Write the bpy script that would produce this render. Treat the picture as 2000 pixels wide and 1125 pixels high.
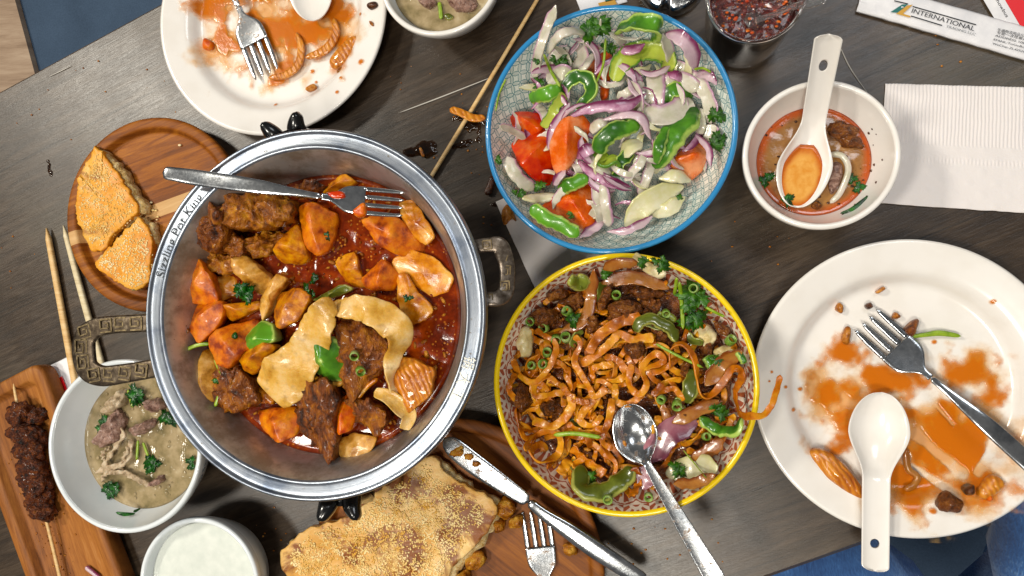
import bpy, math, random
import numpy as np
from mathutils import Vector, Matrix, Euler, noise

for o in list(bpy.data.objects):
    bpy.data.objects.remove(o)
SC = bpy.context.scene
COL = SC.collection
rnd = random.Random(7)

# ------------------------------------------------------------------ camera
H = 0.58
FPX = 1444.0
CAM_EUL = Euler((math.radians(2.0), math.radians(10.5), 0))
cd = bpy.data.cameras.new('camera')
cam = bpy.data.objects.new('camera', cd)
COL.objects.link(cam)
cd.sensor_width = 36.0
cd.lens = FPX / 2000 * 36
cd.clip_start = 0.01
cd.clip_end = 50
cam.location = (0, 0, H)
cam.rotation_euler = CAM_EUL
SC.camera = cam
CM = np.array(CAM_EUL.to_matrix())

# ------------------------------------------------------------------ world, lamps, exposure
w = bpy.data.worlds.new('World')
SC.world = w
w.use_nodes = True
bg = w.node_tree.nodes['Background']
bg.inputs[0].default_value = (1.0, 0.97, 0.93, 1)
bg.inputs[1].default_value = 0.15


def lamp(name, loc, target, size, power, col):
    ld = bpy.data.lights.new(name, 'AREA')
    ld.shape = 'DISK'
    ld.size = size
    ld.energy = power
    ld.color = col
    o = bpy.data.objects.new(name, ld)
    COL.objects.link(o)
    o.location = loc
    d = Vector(target) - Vector(loc)
    o.rotation_euler = d.to_track_quat('-Z', 'Y').to_euler()
    return o


lamp('ceiling_lamp_key', (-2.3, 1.02, 2.6), (-0.1, 0, 0), 0.42, 62, (1.0, 0.94, 0.82))
lamp('ceiling_lamp_second', (-1.15, -0.42, 2.3), (-0.1, 0, 0), 0.34, 30, (1.0, 0.945, 0.84))
lamp('ceiling_lamp_window', (0.75, 1.15, 2.3), (0, 0, 0), 0.9, 15, (0.90, 0.95, 1.0))
lamp('ceiling_lamp_front', (-0.05, -0.9, 2.2), (0, 0, 0), 0.5, 27, (1.0, 0.945, 0.84))

SC.view_settings.view_transform = 'Standard'
SC.view_settings.look = 'None'
SC.view_settings.gamma = 1
SC.view_settings.exposure = -0.28
SC.view_settings.use_curve_mapping = False


# ------------------------------------------------------------------ helpers: projection
def P(px, py, z=0.0):
    """point of the place seen at photo pixel (px,py) at height z"""
    d = CM @ np.array([(px - 1000) / FPX, (562.5 - py) / FPX, -1.0])
    t = (z - H) / d[2]
    return np.array([d[0] * t, d[1] * t, z])


def mpp(px, py, z):
    a = P(px - 5, py, z)
    b = P(px + 5, py, z)
    c = P(px, py - 5, z)
    d = P(px, py + 5, z)
    return (np.linalg.norm(a - b) + np.linalg.norm(c - d)) / 20


def conv(ox, oy, s):
    return lambda pts: [(ox + p[0] / s, oy + p[1] / s) + tuple(p[2:]) for p in pts]


C1 = conv(280, 0, 2.778)
C4 = conv(0, 600, 2.142)
C5 = conv(280, 240, 2.941)
C6 = conv(280, 600, 2.885)
C7 = conv(920, 0, 2.25)
C8 = conv(950, 480, 2.083)
CR1 = conv(1340, 0, 2.5)
CR2 = conv(1440, 440, 1.643)
CB = conv(500, 820, 2.128)
CS = conv(1650, 0, 5.714)


def ellip(l, r, t, b, z):
    c = (P((l + r) / 2, (t + b) / 2, z))
    L, R_, T, B = P(l, (t + b) / 2, z), P(r, (t + b) / 2, z), P((l + r) / 2, t, z), P((l + r) / 2, b, z)
    cx = (L[0] + R_[0]) / 2
    cy = (T[1] + B[1]) / 2
    return cx, cy, (R_[0] - L[0]) / 2, (T[1] - B[1]) / 2


# ------------------------------------------------------------------ helpers: objects
WO = {}


def tag(o, label=None, cat=None, group=None, kind=None):
    if label:
        o['label'] = label
    if cat:
        o['category'] = cat
    if group:
        o['group'] = group
    if kind:
        o['kind'] = kind
    return o


def thing(name, label, cat, loc, group=None):
    o = bpy.data.objects.new(name, None)
    COL.objects.link(o)
    o.empty_display_size = 0.02
    o.location = loc
    WO[o.name] = np.array(loc, dtype=float)
    return tag(o, label, cat, group)


def mk(name, V, F, mat, parent=None, smooth=True, uv=None, dens=None, origin=None):
    V = np.asarray(V, dtype=float)
    if origin is None:
        mn, mx = V.min(0), V.max(0)
        origin = np.array([(mn[0] + mx[0]) / 2, (mn[1] + mx[1]) / 2, mn[2]])
    origin = np.asarray(origin, dtype=float)
    me = bpy.data.meshes.new(name)
    me.from_pydata((V - origin).tolist(), [], [tuple(int(i) for i in f) for f in F])
    if smooth:
        me.polygons.foreach_set('use_smooth', [True] * len(me.polygons))
    if uv is not None:
        ul = me.uv_layers.new(name='UVMap')
        idx = np.zeros(len(me.loops), dtype=np.int32)
        me.loops.foreach_get('vertex_index', idx)
        ul.data.foreach_set('uv', np.asarray(uv, dtype=np.float32)[idx].ravel())
    if dens is not None:
        at = me.attributes.new('dens', 'FLOAT', 'POINT')
        at.data.foreach_set('value', np.asarray(dens, dtype=np.float32))
    me.materials.append(mat)
    me.update()
    o = bpy.data.objects.new(name, me)
    COL.objects.link(o)
    WO[o.name] = origin
    if parent is not None:
        o.parent = parent
        o.location = origin - WO[parent.name]
    else:
        o.location = origin
    return o


class MB:
    """collects several shapes into one mesh"""
    def __init__(self):
        self.V, self.F, self.U = [], [], []
        self.n = 0

    def add(self, V, F, U=None):
        V = np.asarray(V, dtype=float)
        self.V.append(V)
        self.F += [tuple(i + self.n for i in f) for f in F]
        self.U.append(np.zeros((len(V), 2)) if U is None else np.asarray(U))
        self.n += len(V)
        return self

    def build(self, name, mat, parent=None, smooth=True, origin=None):
        return mk(name, np.concatenate(self.V), self.F, mat, parent, smooth, np.concatenate(self.U), origin=origin)


def nz(p, f, seed=0.0):
    return noise.noise(Vector((p[0] * f + seed * 7.31, p[1] * f - seed * 3.17, p[2] * f + seed * 1.7)))


def fbm(p, f, seed=0.0, o=3):
    s, a = 0, 1
    for i in range(o):
        s += a * nz(p, f * 2 ** i, seed + i)
        a *= .5
    return s


def catmull(pts, n, closed=False):
    pts = np.asarray(pts, dtype=float)
    m = len(pts)
    if m == 2 and not closed:
        return np.array([pts[0] + (pts[1] - pts[0]) * t for t in np.linspace(0, 1, n)])
    if closed:
        Q = np.concatenate([pts[-1:], pts, pts[:2]])
        seg = m
    else:
        Q = np.concatenate([[2 * pts[0] - pts[1]], pts, [2 * pts[-1] - pts[-2]]])
        seg = m - 1
    out = []
    for t in np.linspace(0, seg, n, endpoint=not closed):
        i = min(int(t), seg - 1)
        u = t - i
        p0, p1, p2, p3 = Q[i], Q[i + 1], Q[i + 2], Q[i + 3]
        out.append(.5 * ((2 * p1) + (-p0 + p2) * u + (2 * p0 - 5 * p1 + 4 * p2 - p3) * u * u + (-p0 + 3 * p1 - 3 * p2 + p3) * u ** 3))
    out = np.array(out)
    # even spacing
    if not closed:
        d = np.concatenate([[0], np.cumsum(np.linalg.norm(np.diff(out[:, :3], axis=0), axis=1))])
        if d[-1] > 0:
            tt = np.linspace(0, d[-1], n)
            out = np.stack([np.interp(tt, d, out[:, k]) for k in range(out.shape[1])], 1)
    return out


def round_poly(pts, n, cut=.2):
    pts = np.asarray(pts, dtype=float)
    q = []
    m = len(pts)
    for i in range(m):
        a, b = pts[i], pts[(i + 1) % m]
        q += [a + (b - a) * cut, a + (b - a) * (1 - cut)]
    for _ in range(2):
        q2 = []
        for i in range(len(q)):
            a, b = q[i], q[(i + 1) % len(q)]
            q2 += [a * .75 + b * .25, a * .25 + b * .75]
        q = q2
    q = np.array(q + [q[0]])
    d = np.concatenate([[0], np.cumsum(np.linalg.norm(np.diff(q, axis=0), axis=1))])
    tt = np.linspace(0, d[-1], n, endpoint=False)
    return np.stack([np.interp(tt, d, q[:, k]) for k in range(q.shape[1])], 1)


def lathe(prof, c, sx=1.0, sy=1.0, seg=96, caps=True, z0=0.0, wob=0):
    """prof: (r,z) list; returns V,F,UV"""
    prof = [tuple(p) for p in prof]
    V, U, F = [], [], []
    L = 0
    for i, (r, z) in enumerate(prof):
        if i:
            L += math.hypot(r - prof[i - 1][0], z - prof[i - 1][1])
        for j in range(seg + 1):
            a = 2 * math.pi * j / seg
            V.append((c[0] + r * sx * math.cos(a), c[1] + r * sy * math.sin(a), z0 + z))
            U.append((j / seg, L))
    s = seg + 1
    for i in range(len(prof) - 1):
        for j in range(seg):
            F.append((i * s + j, i * s + j + 1, (i + 1) * s + j + 1, (i + 1) * s + j))
    return np.array(V), F, np.array(U)


def smooth_prof(pts, n=28):
    return [tuple(p) for p in catmull(np.array(pts), n)]


def strip(path, w, th, tilt=0.0, n=22, k=10, curl=0.0, taper=.12, wav=0.0, wavf=6, seed=0, sq=0.75, point=False, rough=0.0):
    """swept band along path (m,3) world; w scalar or per-point list (m); returns V,F,UV"""
    path = np.asarray(path, dtype=float)
    m = len(path)
    wl = np.full(m, w, dtype=float) if np.isscalar(w) else np.asarray(w, dtype=float)
    tl = np.full(m, tilt, dtype=float) if np.isscalar(tilt) else np.asarray(tilt, dtype=float)
    X = catmull(np.concatenate([path, wl[:, None], tl[:, None]], 1), n)
    C, W_, T_ = X[:, :3], X[:, 3], X[:, 4]
    V, U, F = [], [], []
    tang = np.gradient(C, axis=0)
    tang /= np.maximum(np.linalg.norm(tang, axis=1), 1e-9)[:, None]
    Nn = np.array([0, 0, 1.0])
    if abs(tang[0] @ Nn) > .95:
        Nn = np.array([1.0, 0, 0])
    for i in range(n):
        t = tang[i]
        Nn = Nn - t * (Nn @ t)
        Nn /= max(np.linalg.norm(Nn), 1e-9)
        S = np.cross(t, Nn)
        ca, sa = math.cos(T_[i]), math.sin(T_[i])
        s2 = S * ca + Nn * sa
        n2 = -S * sa + Nn * ca
        u = i / (n - 1)
        tp = 1.0
        if taper > 0:
            e = min(u, 1 - u) / taper
            tp = (min(e, 1) ** .8 * .9 + .1) if point else math.sqrt(max(0.0, 1 - (1 - min(e, 1)) ** 2)) * .94 + .06
        ww = W_[i] / 2 * tp
        tt = th / 2 * (.4 + .6 * tp)
        off = 0
        for j in range(k):
            a = 2 * math.pi * j / k
            ca2, sa2 = math.cos(a), math.sin(a)
            x = math.copysign(abs(ca2) ** sq, ca2)
            y = math.copysign(abs(sa2) ** sq, sa2)
            off = curl * ww * 2 * (x * x - .5)
            wv = wav * math.sin(u * wavf * 6.28 + seed) * x if wav else 0
            p = C[i] + s2 * (x * ww) + n2 * (y * tt + off + wv)
            if rough:
                p = p + s2 * x * rough * fbm(C[i], 160, seed + (1 if x > 0 else 7)) + n2 * rough * .8 * nz(C[i] + s2 * x * ww, 110, seed + 2)
            V.append(p)
            U.append((u, x * .5 + .5))
    for i in range(n - 1):
        for j in range(k):
            F.append((i * k + j, i * k + (j + 1) % k, (i + 1) * k + (j + 1) % k, (i + 1) * k + j))
    F.append(tuple(range(k))[::-1])
    F.append(tuple((n - 1) * k + j for j in range(k)))
    return np.array(V), F, np.array(U)


def pstrip(pts, z, w, th, zf=None, arch=0.0, **kw):
    """strip along photo points; entries (x,y[,dz]); w in photo pixels (scalar or list)"""
    m = len(pts)
    path, wl = [], []
    for i, p in enumerate(pts):
        zz = (zf(p[0], p[1]) if zf else 0) + z + (p[2] if len(p) > 2 else 0)
        zz += arch * 4 * (i / (m - 1)) * (1 - i / (m - 1))
        path.append(P(p[0], p[1], zz))
        ww = w if np.isscalar(w) else w[i]
        wl.append(ww * mpp(p[0], p[1], zz))
    return strip(path, wl, th, **kw)


def puff(out, z0, h, n=40, dome=.15, amp=0.0, freq=90, seed=0, under=.84, tilt=(0, 0), cut=.2, world=False, ridge=0.0, amp2=0.0, freq2=300, rings=4, sharp=False, jag=0.0):
    """solid piece from a photo outline: thickness h over z0, rounded edges, domed top"""
    if world:
        Q = np.array([(p[0], p[1]) for p in out], dtype=float)
    else:
        Q = np.array([P(p[0], p[1], z0 + h * .6)[:2] for p in out])
    Q = round_poly(Q, n, cut)
    if jag:
        Q = np.array([q + jag * np.array([fbm((q[0], q[1], 1.3), 170, seed, 4), fbm((q[0], q[1], 5.1), 170, seed + 9, 4)]) for q in Q])
    c = Q.mean(0)
    prof = [(under, 0), ((1 + under) / 2 + .03, .15), (1.0, .42), (.985, .68), (.94, .88), (.86, .97)]
    top0 = .86
    if sharp:
        prof = [(under, 0), (under + (1 - under) * .55, .3), (.995, .72), (1.0, .86), (.985, .945), (.955, .98)]
        top0 = .955
    for i in range(1, rings + 1):
        s = top0 * (1 - i / (rings + .6))
        prof.append((s, prof[5][1] + dome * (1 - (s / top0) ** (1.15 if sharp else 2))))
    V, U, F = [], [], []
    ang = rnd.random() * 6.28
    ax = np.array([math.cos(ang), math.sin(ang)])
    size = max(np.linalg.norm(Q - c, axis=1))
    for s, hz in prof:
        for j in range(n):
            xy = c + (Q[j] - c) * s
            z = z0 + h * hz
            if ridge:
                z -= h * ridge * abs((xy - c) @ ax) / size * hz
            if tilt != (0, 0):
                z += ((xy[0] - c[0]) * tilt[0] + (xy[1] - c[1]) * tilt[1])
            p = np.array([xy[0], xy[1], z])
            if amp:
                f = amp * fbm(p, freq, seed) + (amp2 * nz(p, freq2, seed + 5) if amp2 else 0)
                d = np.append((xy - c) / max(size, 1e-6), .9 if hz > .3 else 0)
                p = p + d * f
            V.append(p)
            U.append((j / n, s))
    R_ = len(prof)
    for i in range(R_ - 1):
        for j in range(n):
            F.append((i * n + j, i * n + (j + 1) % n, (i + 1) * n + (j + 1) % n, (i + 1) * n + j))
    V.append(np.mean(V[-n:], axis=0) + np.array([0, 0, h * dome * .05]))
    U.append((0, 0))
    ci = len(V) - 1
    for j in range(n):
        F.append(((R_ - 1) * n + j, (R_ - 1) * n + (j + 1) % n, ci))
    F.append(tuple(range(n))[::-1])
    return np.array(V), F, np.array(U)


def ico(sub=3):
    import bmesh
    bm = bmesh.new()
    bmesh.ops.create_icosphere(bm, subdivisions=sub, radius=1)
    V = np.array([v.co[:] for v in bm.verts])
    F = [tuple(v.index for v in f.verts) for f in bm.faces]
    bm.free()
    return V, F


ICO = {k: ico(k) for k in (1, 2, 3, 4)}


def blob(c, size, sub=3, amp=.25, freq=1.6, seed=0, rot=0.0, fine=0.0):
    V, F = ICO[sub]
    R_ = np.array(Euler((rnd.uniform(-.3, .3), rnd.uniform(-.3, .3), rot)).to_matrix())
    out = []
    for v in V:
        r = 1 + amp * fbm(v, freq, seed) + (fine * nz(v, freq * 6, seed + 3) if fine else 0)
        out.append(R_ @ (v * r * np.asarray(size)) + np.asarray(c))
    return np.array(out), F


def boxv(a, b, wdt, z0, z1):
    """box along segment a-b (xy), width wdt, z0..z1"""
    a, b = np.asarray(a[:2], float), np.asarray(b[:2], float)
    d = (b - a) / max(np.linalg.norm(b - a), 1e-9)
    nn = np.array([-d[1], d[0]]) * wdt / 2
    q = [a - nn, b - nn, b + nn, a + nn]
    V = [(p[0], p[1], z0) for p in q] + [(p[0], p[1], z1) for p in q]
    F = [(3, 2, 1, 0), (4, 5, 6, 7), (0, 1, 5, 4), (1, 2, 6, 5), (2, 3, 7, 6), (3, 0, 4, 7)]
    return V, F


# ------------------------------------------------------------------ helpers: materials
def hx(s):
    c = [int(s[i:i + 2], 16) / 255 for i in (0, 2, 4)]
    return tuple(x / 12.92 if x <= .04045 else ((x + .055) / 1.055) ** 2.4 for x in c) + (1,)


class X:
    def __init__(self, m, s):
        self.m, self.s = m, s

    def _o(self, op, b=None, c=None, rev=False):
        nd = self.m.nt.nodes.new('ShaderNodeMath')
        nd.operation = op
        a_, b_ = (b, self) if rev else (self, b)
        for i, v in enumerate((a_, b_, c)):
            if v is None:
                continue
            if isinstance(v, X):
                self.m.nt.links.new(v.s, nd.inputs[i])
            else:
                nd.inputs[i].default_value = v
        return X(self.m, nd.outputs[0])

    def __add__(s, b): return s._o('ADD', b)
    def __radd__(s, b): return s._o('ADD', b)
    def __sub__(s, b): return s._o('SUBTRACT', b)
    def __rsub__(s, b): return s._o('SUBTRACT', b, rev=True)
    def __mul__(s, b): return s._o('MULTIPLY', b)
    def __rmul__(s, b): return s._o('MULTIPLY', b)
    def __truediv__(s, b): return s._o('DIVIDE', b)
    def lt(s, b): return s._o('LESS_THAN', b)
    def gt(s, b): return s._o('GREATER_THAN', b)
    def fract(s): return s._o('FRACT')
    def floor(s): return s._o('FLOOR')
    def abs(s): return s._o('ABSOLUTE')
    def sin(s): return s._o('SINE')
    def sqrt(s): return s._o('SQRT')
    def pw(s, b): return s._o('POWER', b)
    def mn(s, b): return s._o('MINIMUM', b)
    def mx(s, b): return s._o('MAXIMUM', b)
    def atan2(s, b): return s._o('ARCTAN2', b)

    def ss(s, a, b):
        nd = s.m.nt.nodes.new('ShaderNodeMapRange')
        nd.interpolation_type = 'SMOOTHSTEP'
        nd.inputs['From Min'].default_value = a
        nd.inputs['From Max'].default_value = b
        s.m.nt.links.new(s.s, nd.inputs['Value'])
        return X(s.m, nd.outputs[0])


class Mat:
    def __init__(self, name):
        self.mat = bpy.data.materials.new(name)
        self.mat.use_nodes = True
        self.nt = self.mat.node_tree
        self.bsdf = self.nt.nodes['Principled BSDF']
        self.out = self.nt.nodes['Material Output']

    def put(self, sock, v):
        if isinstance(v, X):
            self.nt.links.new(v.s, sock)
        else:
            sock.default_value = v

    def coord(self, kind='Object'):
        nd = self.nt.nodes.new('ShaderNodeTexCoord')
        v = X(self, nd.outputs[kind])
        if kind == 'Object':
            oi = self.nt.nodes.new('ShaderNodeObjectInfo')
            vm = self.nt.nodes.new('ShaderNodeVectorMath')
            vm.operation = 'ADD'
            self.nt.links.new(v.s, vm.inputs[0])
            self.nt.links.new(oi.outputs['Random'], vm.inputs[1])
            v = X(self, vm.outputs[0])
        return v

    def map(self, v, scale=(1, 1, 1), rot=(0, 0, 0), loc=(0, 0, 0)):
        nd = self.nt.nodes.new('ShaderNodeMapping')
        nd.inputs['Scale'].default_value = scale
        nd.inputs['Rotation'].default_value = rot
        nd.inputs['Location'].default_value = loc
        self.nt.links.new(v.s, nd.inputs[0])
        return X(self, nd.outputs[0])

    def sep(self, v):
        nd = self.nt.nodes.new('ShaderNodeSeparateXYZ')
        self.nt.links.new(v.s, nd.inputs[0])
        return [X(self, nd.outputs[i]) for i in range(3)]

    def noise(self, v, scale, detail=4, rough=.55, dist=0.0):
        nd = self.nt.nodes.new('ShaderNodeTexNoise')
        nd.inputs['Scale'].default_value = scale
        nd.inputs['Detail'].default_value = detail
        nd.inputs['Roughness'].default_value = rough
        nd.inputs['Distortion'].default_value = dist
        if v is not None:
            self.nt.links.new(v.s, nd.inputs['Vector'])
        return X(self, nd.outputs[0])

    def vor(self, v, scale, feature='F1'):
        nd = self.nt.nodes.new('ShaderNodeTexVoronoi')
        nd.feature = feature
        nd.inputs['Scale'].default_value = scale
        self.nt.links.new(v.s, nd.inputs['Vector'])
        return X(self, nd.outputs[0])

    def rand(self):
        nd = self.nt.nodes.new('ShaderNodeObjectInfo')
        return X(self, nd.outputs['Random'])

    def attr(self, name):
        nd = self.nt.nodes.new('ShaderNodeAttribute')
        nd.attribute_name = name
        return X(self, nd.outputs['Fac'])

    def ramp(self, f, stops):
        nd = self.nt.nodes.new('ShaderNodeValToRGB')
        el = nd.color_ramp.elements
        while len(el) < len(stops):
            el.new(.5)
        for e, (p, c) in zip(el, stops):
            e.position = p
            e.color = hx(c) if isinstance(c, str) else c
        self.nt.links.new(f.s, nd.inputs[0])
        return X(self, nd.outputs[0])

    def mix(self, f, a, b, mode='MIX'):
        nd = self.nt.nodes.new('ShaderNodeMix')
        nd.data_type = 'RGBA'
        nd.blend_type = mode
        self.put(nd.inputs[0], f)
        for sck, v in ((nd.inputs[6], a), (nd.inputs[7], b)):
            self.put(sck, hx(v) if isinstance(v, str) else v)
        return X(self, nd.outputs[2])

    def bump(self, h, strength=.5, dist=.001, normal=None):
        nd = self.nt.nodes.new('ShaderNodeBump')
        nd.inputs['Strength'].default_value = strength
        nd.inputs['Distance'].default_value = dist
        self.nt.links.new(h.s, nd.inputs['Height'])
        if normal is not None:
            self.nt.links.new(normal.s, nd.inputs['Normal'])
        return X(self, nd.outputs[0])

    def set(self, **k):
        names = dict(color='Base Color', rough='Roughness', metal='Metallic', coat='Coat Weight', coatr='Coat Roughness', sss='Subsurface Weight',
                     sssr='Subsurface Radius', ssss='Subsurface Scale', normal='Normal', trans='Transmission Weight', ior='IOR', spec='Specular IOR Level', alpha='Alpha',
                     aniso='Anisotropic', sheen='Sheen Weight')
        for a, v in k.items():
            if isinstance(v, str):
                v = hx(v)
            self.put(self.bsdf.inputs[names[a]], v)
        return self.mat


def satur(c, k):
    l = .3 * c[0] + .59 * c[1] + .11 * c[2]
    return tuple(max(0.0, l + (x - l) * k) for x in c[:3]) + (1,)


def food(name, stops, scale=120, rough=.38, coat=.45, sss=.12, bump=.5, bscale=500, bdist=.0006, detail=6, specks=None, dist=0.0, var=.12, fib=None):
    m = Mat(name)
    co = m.coord()
    if fib:
        co = m.map(co, (1, fib, 1), (0, 0, .9))
    f = m.noise(co, scale, detail, .6, dist)
    f = (f - .5) * 1.7 + .5 + (m.rand() - .5) * var
    c = m.ramp(f, [(p_, satur(hx(q_), 1.24)) for p_, q_ in stops])
    if specks:
        sc, th, col = specks
        v = m.vor(co, sc)
        c = m.mix(v.lt(th), c, col)
    b = m.noise(co, bscale, 5, .65)
    b2 = m.noise(co, bscale * .3, 4, .6)
    c = m.mix(b2.ss(.52, .75) * .35, c, '4a2208', 'MULTIPLY') if sss > .1 and 'noodle' in name or 'potato' in name or 'stew' in name else c
    return m.set(color=c, rough=rough + (b2 - .5) * .5, spec=.4, coat=coat * .35, coatr=.12, sss=sss, sssr=(.006, .003, .0015), ssss=.6, normal=m.bump(b + b2 * 1.5, bump, bdist * 1.5))


MT = {}
# steel
def steel(name, base='c9cdd2', rough=.24, scr=(1, 1, 1), sc=900, bump=.12, dirt=0.0):
    m = Mat(name)
    co = m.coord()
    n1 = m.noise(m.map(co, scr), sc, 4, .7)
    n2 = m.noise(co, 60, 5, .6)
    c = m.mix(n2.ss(.35, .7), base, '8d9298')
    r = rough + (n1 - .5) * .16 + (n2 - .5) * .12
    if dirt:
        d = m.noise(co, 170, 6, .7).ss(.56, .62) * dirt
        c = m.mix(d, c, '6a4a25')
        r = r + d * .3
        return m.set(color=c, metal=1.0 - d * .9, rough=r, normal=m.bump(n1, bump, .0004))
    return m.set(color=c, metal=1.0, rough=r, normal=m.bump(n1, bump, .0004))


MT['cutlery'] = steel('brushed_cutlery_steel', 'd6d9dc', .16, (1, 1, 1), 500, .06)
MT['cutlery_dirty'] = steel('smeared_cutlery_steel', 'd0d2d4', .2, (1, 1, 1), 600, .15, dirt=.85)
# pot rim: circular brushing by UV
m = Mat('brushed_pot_rim')
uv = m.coord('UV')
u_, v_, _ = m.sep(uv)
n1 = m.noise(m.map(uv, (12, 2600, 1)), 1.0, 5, .75)
n2 = m.noise(m.map(uv, (26, 30, 1)), 1.0, 4, .6)
n3 = m.noise(m.coord(), 220, 6, .7)
blot = n3.ss(.62, .7)
c = m.mix(n1.ss(.3, .75), 'c3c8cf', '7f8a9a')
c = m.mix(n2.ss(.45, .7) * .75, c, '55637a')  # blue-grey streaks of reflection painted into the steel colour
c = m.mix(blot * .8, c, '5b4a2a')
MT['pot_rim'] = m.set(color=c, metal=1.0 - blot * .5, rough=.24 + n1 * .22 + blot * .2, normal=m.bump(n1, .25, .0003))
m = Mat('stained_pot_steel')
co = m.coord()
uv = m.coord('UV')
n1 = m.noise(m.map(uv, (8, 2200, 1)), 1.0, 4, .7)
n2 = m.noise(co, 45, 6, .65)
n4 = m.noise(co, 420, 4, .6)
st = n2.ss(.38, .62)
c = m.mix(st * .75, 'c4c4c2', '86735a')
c = m.mix(n4.ss(.68, .74) * .7, c, '4a2a12')
MT['pot_wall'] = m.set(color=c, metal=.75, rough=.36 + st * .16, normal=m.bump(n1, .15, .0003))
m = Mat('worn_bronze_handle')
co = m.coord()
n = m.noise(co, 260, 5, .65)
MT['bronze'] = m.set(color=m.ramp(n, [(.3, '332a21'), (.55, '5e5142'), (.8, '9a8b74')]), metal=.8, rough=.42, normal=m.bump(n, .3, .0004))
m = Mat('bronze_key_relief')
n = m.noise(m.coord(), 300, 4, .6)
MT['bronze_key'] = m.set(color=m.ramp(n, [(.3, '4a3d2a'), (.7, '9a8866')]), metal=.9, rough=.33)  # brassy tone of the raised key pattern
m = Mat('black_cast_iron')
n = m.noise(m.coord(), 500, 4, .6)
MT['iron'] = m.set(color='0c0c0d', metal=.2, rough=.22, coat=.5, normal=m.bump(n, .15, .0004))
MT['ink'] = Mat('dark_print').set(color='20242a', rough=.6)
MT['ink_grey'] = Mat('grey_print').set(color='8a8d90', rough=.6)
MT['ink_teal'] = Mat('teal_print').set(color='1f6a66', rough=.6)
MT['ink_gold'] = Mat('gold_print').set(color='c99838', rough=.6)
MT['ink_red'] = Mat('red_print').set(color='d8121c', rough=.45)
MT['etch'] = Mat('etched_lettering').set(color='3a3f45', rough=.6, metal=.3)
MT['etch_light'] = Mat('etched_pale_lettering').set(color='e8e6da', rough=.5)

# ceramics
def ceramic(name, col, col2=None, bump=.03):
    m = Mat(name)
    co = m.coord()
    n = m.noise(co, 40, 3, .5)
    n2 = m.noise(co, 300, 5, .7)
    c = m.mix(n.ss(.4, .7) * .5, col, col2 or col)
    c = m.mix(n2.ss(.7, .78) * .25, c, 'c8b79a')
    return m.set(color=c, rough=.16 + n2 * .06, coat=.5, coatr=.05, normal=m.bump(n, bump, .001))


MT['white'] = ceramic('white_ceramic', 'eee9e3', 'e4ddd4')
MT['cool_white'] = ceramic('cool_white_ceramic', 'e3e8ea', 'd6dde0')
# blue rim bowl lattice
m = Mat('teal_lattice_ceramic')
uv = m.coord('UV')
u_, v_, _ = m.sep(uv)
a = u_ * 50.0
b = v_ * 88.0
x = (a.fract() - .5).abs()
y = (b.fract() - .5).abs()
wob = (m.noise(m.coord(), 350, 3) - .5) * .10
d1 = (x * x + y * y).sqrt() + wob
xx = x - .5
yy = y - .5
d2 = (xx * xx + yy * yy).sqrt() + wob
line = (d1 - .5).abs().lt(.032).mx((d2 - .5).abs().lt(.032))
lens = (d1.lt(.44)) * (d2.lt(.44))
vein = ((x + y - .5).abs().gt(.022))
grid = (x.lt(.03)).mx(y.lt(.03)).mx(x.gt(.475)).mx(y.gt(.475)) * .0
msk = line.mx(lens * vein * .5)
wash = m.noise(m.coord(), 60, 4, .6).ss(.35, .75)
c = m.mix(wash * .6, 'f0f2e6', 'd6e8e0')
c = m.mix(msk * (.62 + .38 * m.noise(m.coord(), 150, 3)), c, '2f7f86')
MT['lattice'] = m.set(color=c, rough=.15, coat=.4, coatr=.05)
m = Mat('rust_fan_ceramic')
uv = m.coord('UV')
u_, v_, _ = m.sep(uv)
rowf = v_ * 48.0
row = rowf.floor()
par = (row * .5).fract()
a = (u_ * 30.0 + par).fract() - .5
b = rowf.fract() + .12
wob = (m.noise(m.coord(), 420, 3) - .5) * .12
rr = (a * a * 1.0 + b * b * .55).sqrt() + wob
an = a.atan2(b * .74 + .02)
st = ((an * 11.0).sin().gt(-.05)) * rr.gt(.30) * rr.lt(.74)
edge = (rr - .80).abs().lt(.025)
dot = rr.lt(.18)
msk = st.mx(edge).mx(dot)
c = m.mix(msk * .92, 'ead9c4', 'a8431a')
c = m.mix(m.noise(m.coord(), 70, 4).ss(.48, .7) * .55, c, 'b5651f')
MT['fan'] = m.set(color=c, rough=.16, coat=.5, coatr=.05)
MT['blue_glaze'] = Mat('blue_glaze').set(color='2f86bd', rough=.2, coat=.5)
MT['yellow_glaze'] = Mat('yellow_glaze').set(color='f2cd0a', rough=.2, coat=.5)
m = Mat('blue_brushed_ceramic')
uv = m.coord('UV')
n = m.noise(m.map(uv, (26, 40, 1)), 1.6, 4, .6, 1.2)
MT['blue_brush'] = m.set(color=m.ramp(n, [(.40, 'e6ebee'), (.52, '9fb2c4'), (.60, '5b7492'), (.70, 'cfd9e0')]), rough=.2, coat=.4)


# wood
def wood(name, stops, rot=0.0, scale=26, stretch=14, rough=.45, bump=.25, coat=.1, fine=True, glossvar=.15):
    m = Mat(name)
    co = m.map(m.coord(), (1, stretch, 1), (0, 0, rot))
    n = m.noise(co, scale, 7, .62, .6)
    n2 = m.noise(m.map(m.coord(), (2, stretch * 4, 2), (0, 0, rot)), scale * 3, 4, .7)
    f = n * .75 + n2 * .3 - .02
    c = m.ramp(f, stops)
    return m.set(color=c, rough=rough + (n2 - .5) * glossvar, coat=coat, coatr=.25, normal=m.bump(n2 * .6 + n * .5, bump, .0005))


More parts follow.
